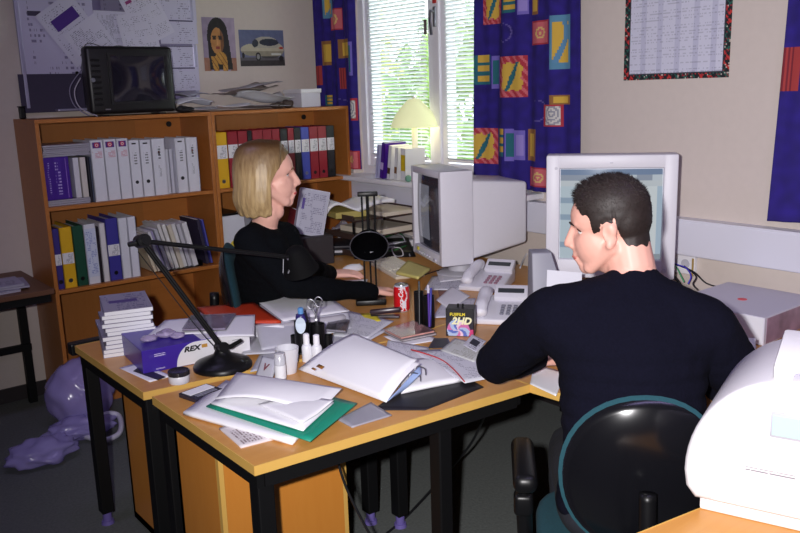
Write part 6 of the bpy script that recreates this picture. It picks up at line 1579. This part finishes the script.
# bob of blond hair: locks laid from the parting over the skull and down to the collar
m_blond = bpy.data.materials.new('hair_blond'); m_blond.use_nodes = True
nt = m_blond.node_tree; bs_ = nt.nodes['Principled BSDF']; bs_.inputs['Roughness'].default_value = .45
tc = nt.nodes.new('ShaderNodeTexCoord'); mp = nt.nodes.new('ShaderNodeMapping'); mp.inputs['Scale'].default_value = (60, 60, 5)
nz = nt.nodes.new('ShaderNodeTexNoise'); nz.inputs['Scale'].default_value = 1.6; nz.inputs['Detail'].default_value = 5
rp = nt.nodes.new('ShaderNodeMixRGB'); rp.inputs[1].default_value = (*lin((104, 72, 34)), 1); rp.inputs[2].default_value = (*lin((226, 196, 142)), 1)
sz_ = nt.nodes.new('ShaderNodeSeparateXYZ'); ma = nt.nodes.new('ShaderNodeMapRange'); zt_ = HW.z+.125; ma.inputs[1].default_value = zt_; ma.inputs[2].default_value = zt_-.12
mx_ = nt.nodes.new('ShaderNodeMixRGB'); mx_.inputs[1].default_value = (*lin((84, 54, 24)), 1)
for a, b_ in ((tc.outputs['Object'], mp.inputs[0]), (mp.outputs[0], nz.inputs['Vector']), (nz.outputs[0], rp.inputs[0]), (tc.outputs['Object'], sz_.inputs[0]), (sz_.outputs[2], ma.inputs[0]), (ma.outputs[0], mx_.inputs[0]), (rp.outputs[0], mx_.inputs[2]), (mx_.outputs[0], bs_.inputs['Base Color'])): nt.links.new(a, b_)
mb = MB(); rr = random.Random(11)
for lay in range(2):
    N_ = 46
    for k in range(N_):
        ph = math.radians(62 + (298-62)*k/(N_-1)); cph, sph = math.cos(ph), math.sin(ph); j = rr.uniform(-.004, .004)
        sgn = 1 if sph >= 0 else -1
        fr_ = max(0, cph)     # front locks start further forward and sweep back over the ear
        root_ = Vector((.062*fr_*1.7-.02*(1-fr_), sgn*.006, .121-.012*fr_-.004*(1-fr_)))
        p1 = Vector((-.012+.074*cph+.016*fr_, .057*sph, .099-.012*fr_)); p2 = Vector((-.014+.096*cph-.012*fr_, .081*sph, .045))
        p3 = Vector((-.018+.094*cph-.038*fr_, .090*sph+j, -.03)); p4 = Vector((-.02+.092*cph-.046*fr_+j, .091*sph, -.085)); p5 = Vector((-.018+.080*cph-.042*fr_, .080*sph, -.128+rr.uniform(-.008, .008)+.012*fr_))
        pts = catmull([root_, p1, p2, p3, p4, p5], 4)
        r_ = .0115 if lay == 0 else .0095
        for a, b_ in zip(pts[:-1], pts[1:]):
            off = Vector((0, 0, 0)) if lay == 0 else (Vector((a.x+.012, a.y, 0)).normalized()*.004)
            mb.cyl(a+off, b_+off, r_, r_, seg=7); mb.ball(b_+off, r_, 1)
for a_, b_ in (((.050, 0, .098), (.02, 0, .112)), ((.02, 0, .112), (-.06, 0, .110))): mb.cap(a_, b_, .0125)
mb.ball((-.012, 0, .037), (.102, .080, .088), 3); mb.ball((-.045, 0, -.03), (.058, .066, .09), 3)
# keep the face and ear front clear of the filler
bmesh.ops.transform(mb.bm, matrix=HWm, verts=mb.bm.verts[:])
hm = remesh(mb, .0038, 2)
co = coords(hm); iv = np.array(HWm.inverted()); l = co @ iv[:3, :3].T + iv[:3, 3]
bm = bmesh.new(); bm.from_mesh(hm); bm.verts.ensure_lookup_table()
hz_ = np.interp(l[:, 0], [-.03, .0, .02, .045, .07, .12], [-.3, -.02, .015, .045, .075, .095])
kill = [bm.verts[i] for i in np.nonzero((l[:, 0] > .0) & (l[:, 2] < hz_))[0]]
bmesh.ops.delete(bm, geom=kill, context='VERTS')
for _ in range(6):
    bv = {v for e in bm.edges if e.is_boundary for v in e.verts}; new_ = {}
    for v in bv:
        nb_ = [e.other_vert(v).co for e in v.link_edges if e.is_boundary]
        if nb_: new_[v] = v.co.lerp(sum(nb_, Vector())/len(nb_), .6)
    for v, q in new_.items(): v.co = q
me = bpy.data.meshes.new('hair'); bm.to_mesh(me); bm.free()
for p in me.polygons: p.use_smooth = True
link('hair', me, m_blond, wom)
# ------------------------------------------------------------------ lettering becomes real mesh
_dg = bpy.context.evaluated_depsgraph_get(); _dg.update()
for o in [o for o in bpy.data.objects if o.type == 'FONT']:
    me = bpy.data.meshes.new_from_object(o.evaluated_get(_dg)); nm = o.name
    n = bpy.data.objects.new(nm, me); C.objects.link(n); n.parent = o.parent
    n.location, n.rotation_euler, n.scale = o.location[:], o.rotation_euler[:], o.scale[:]
    if 'label' in o: n['label'] = o['label']
    bpy.data.objects.remove(o); n.name = nm
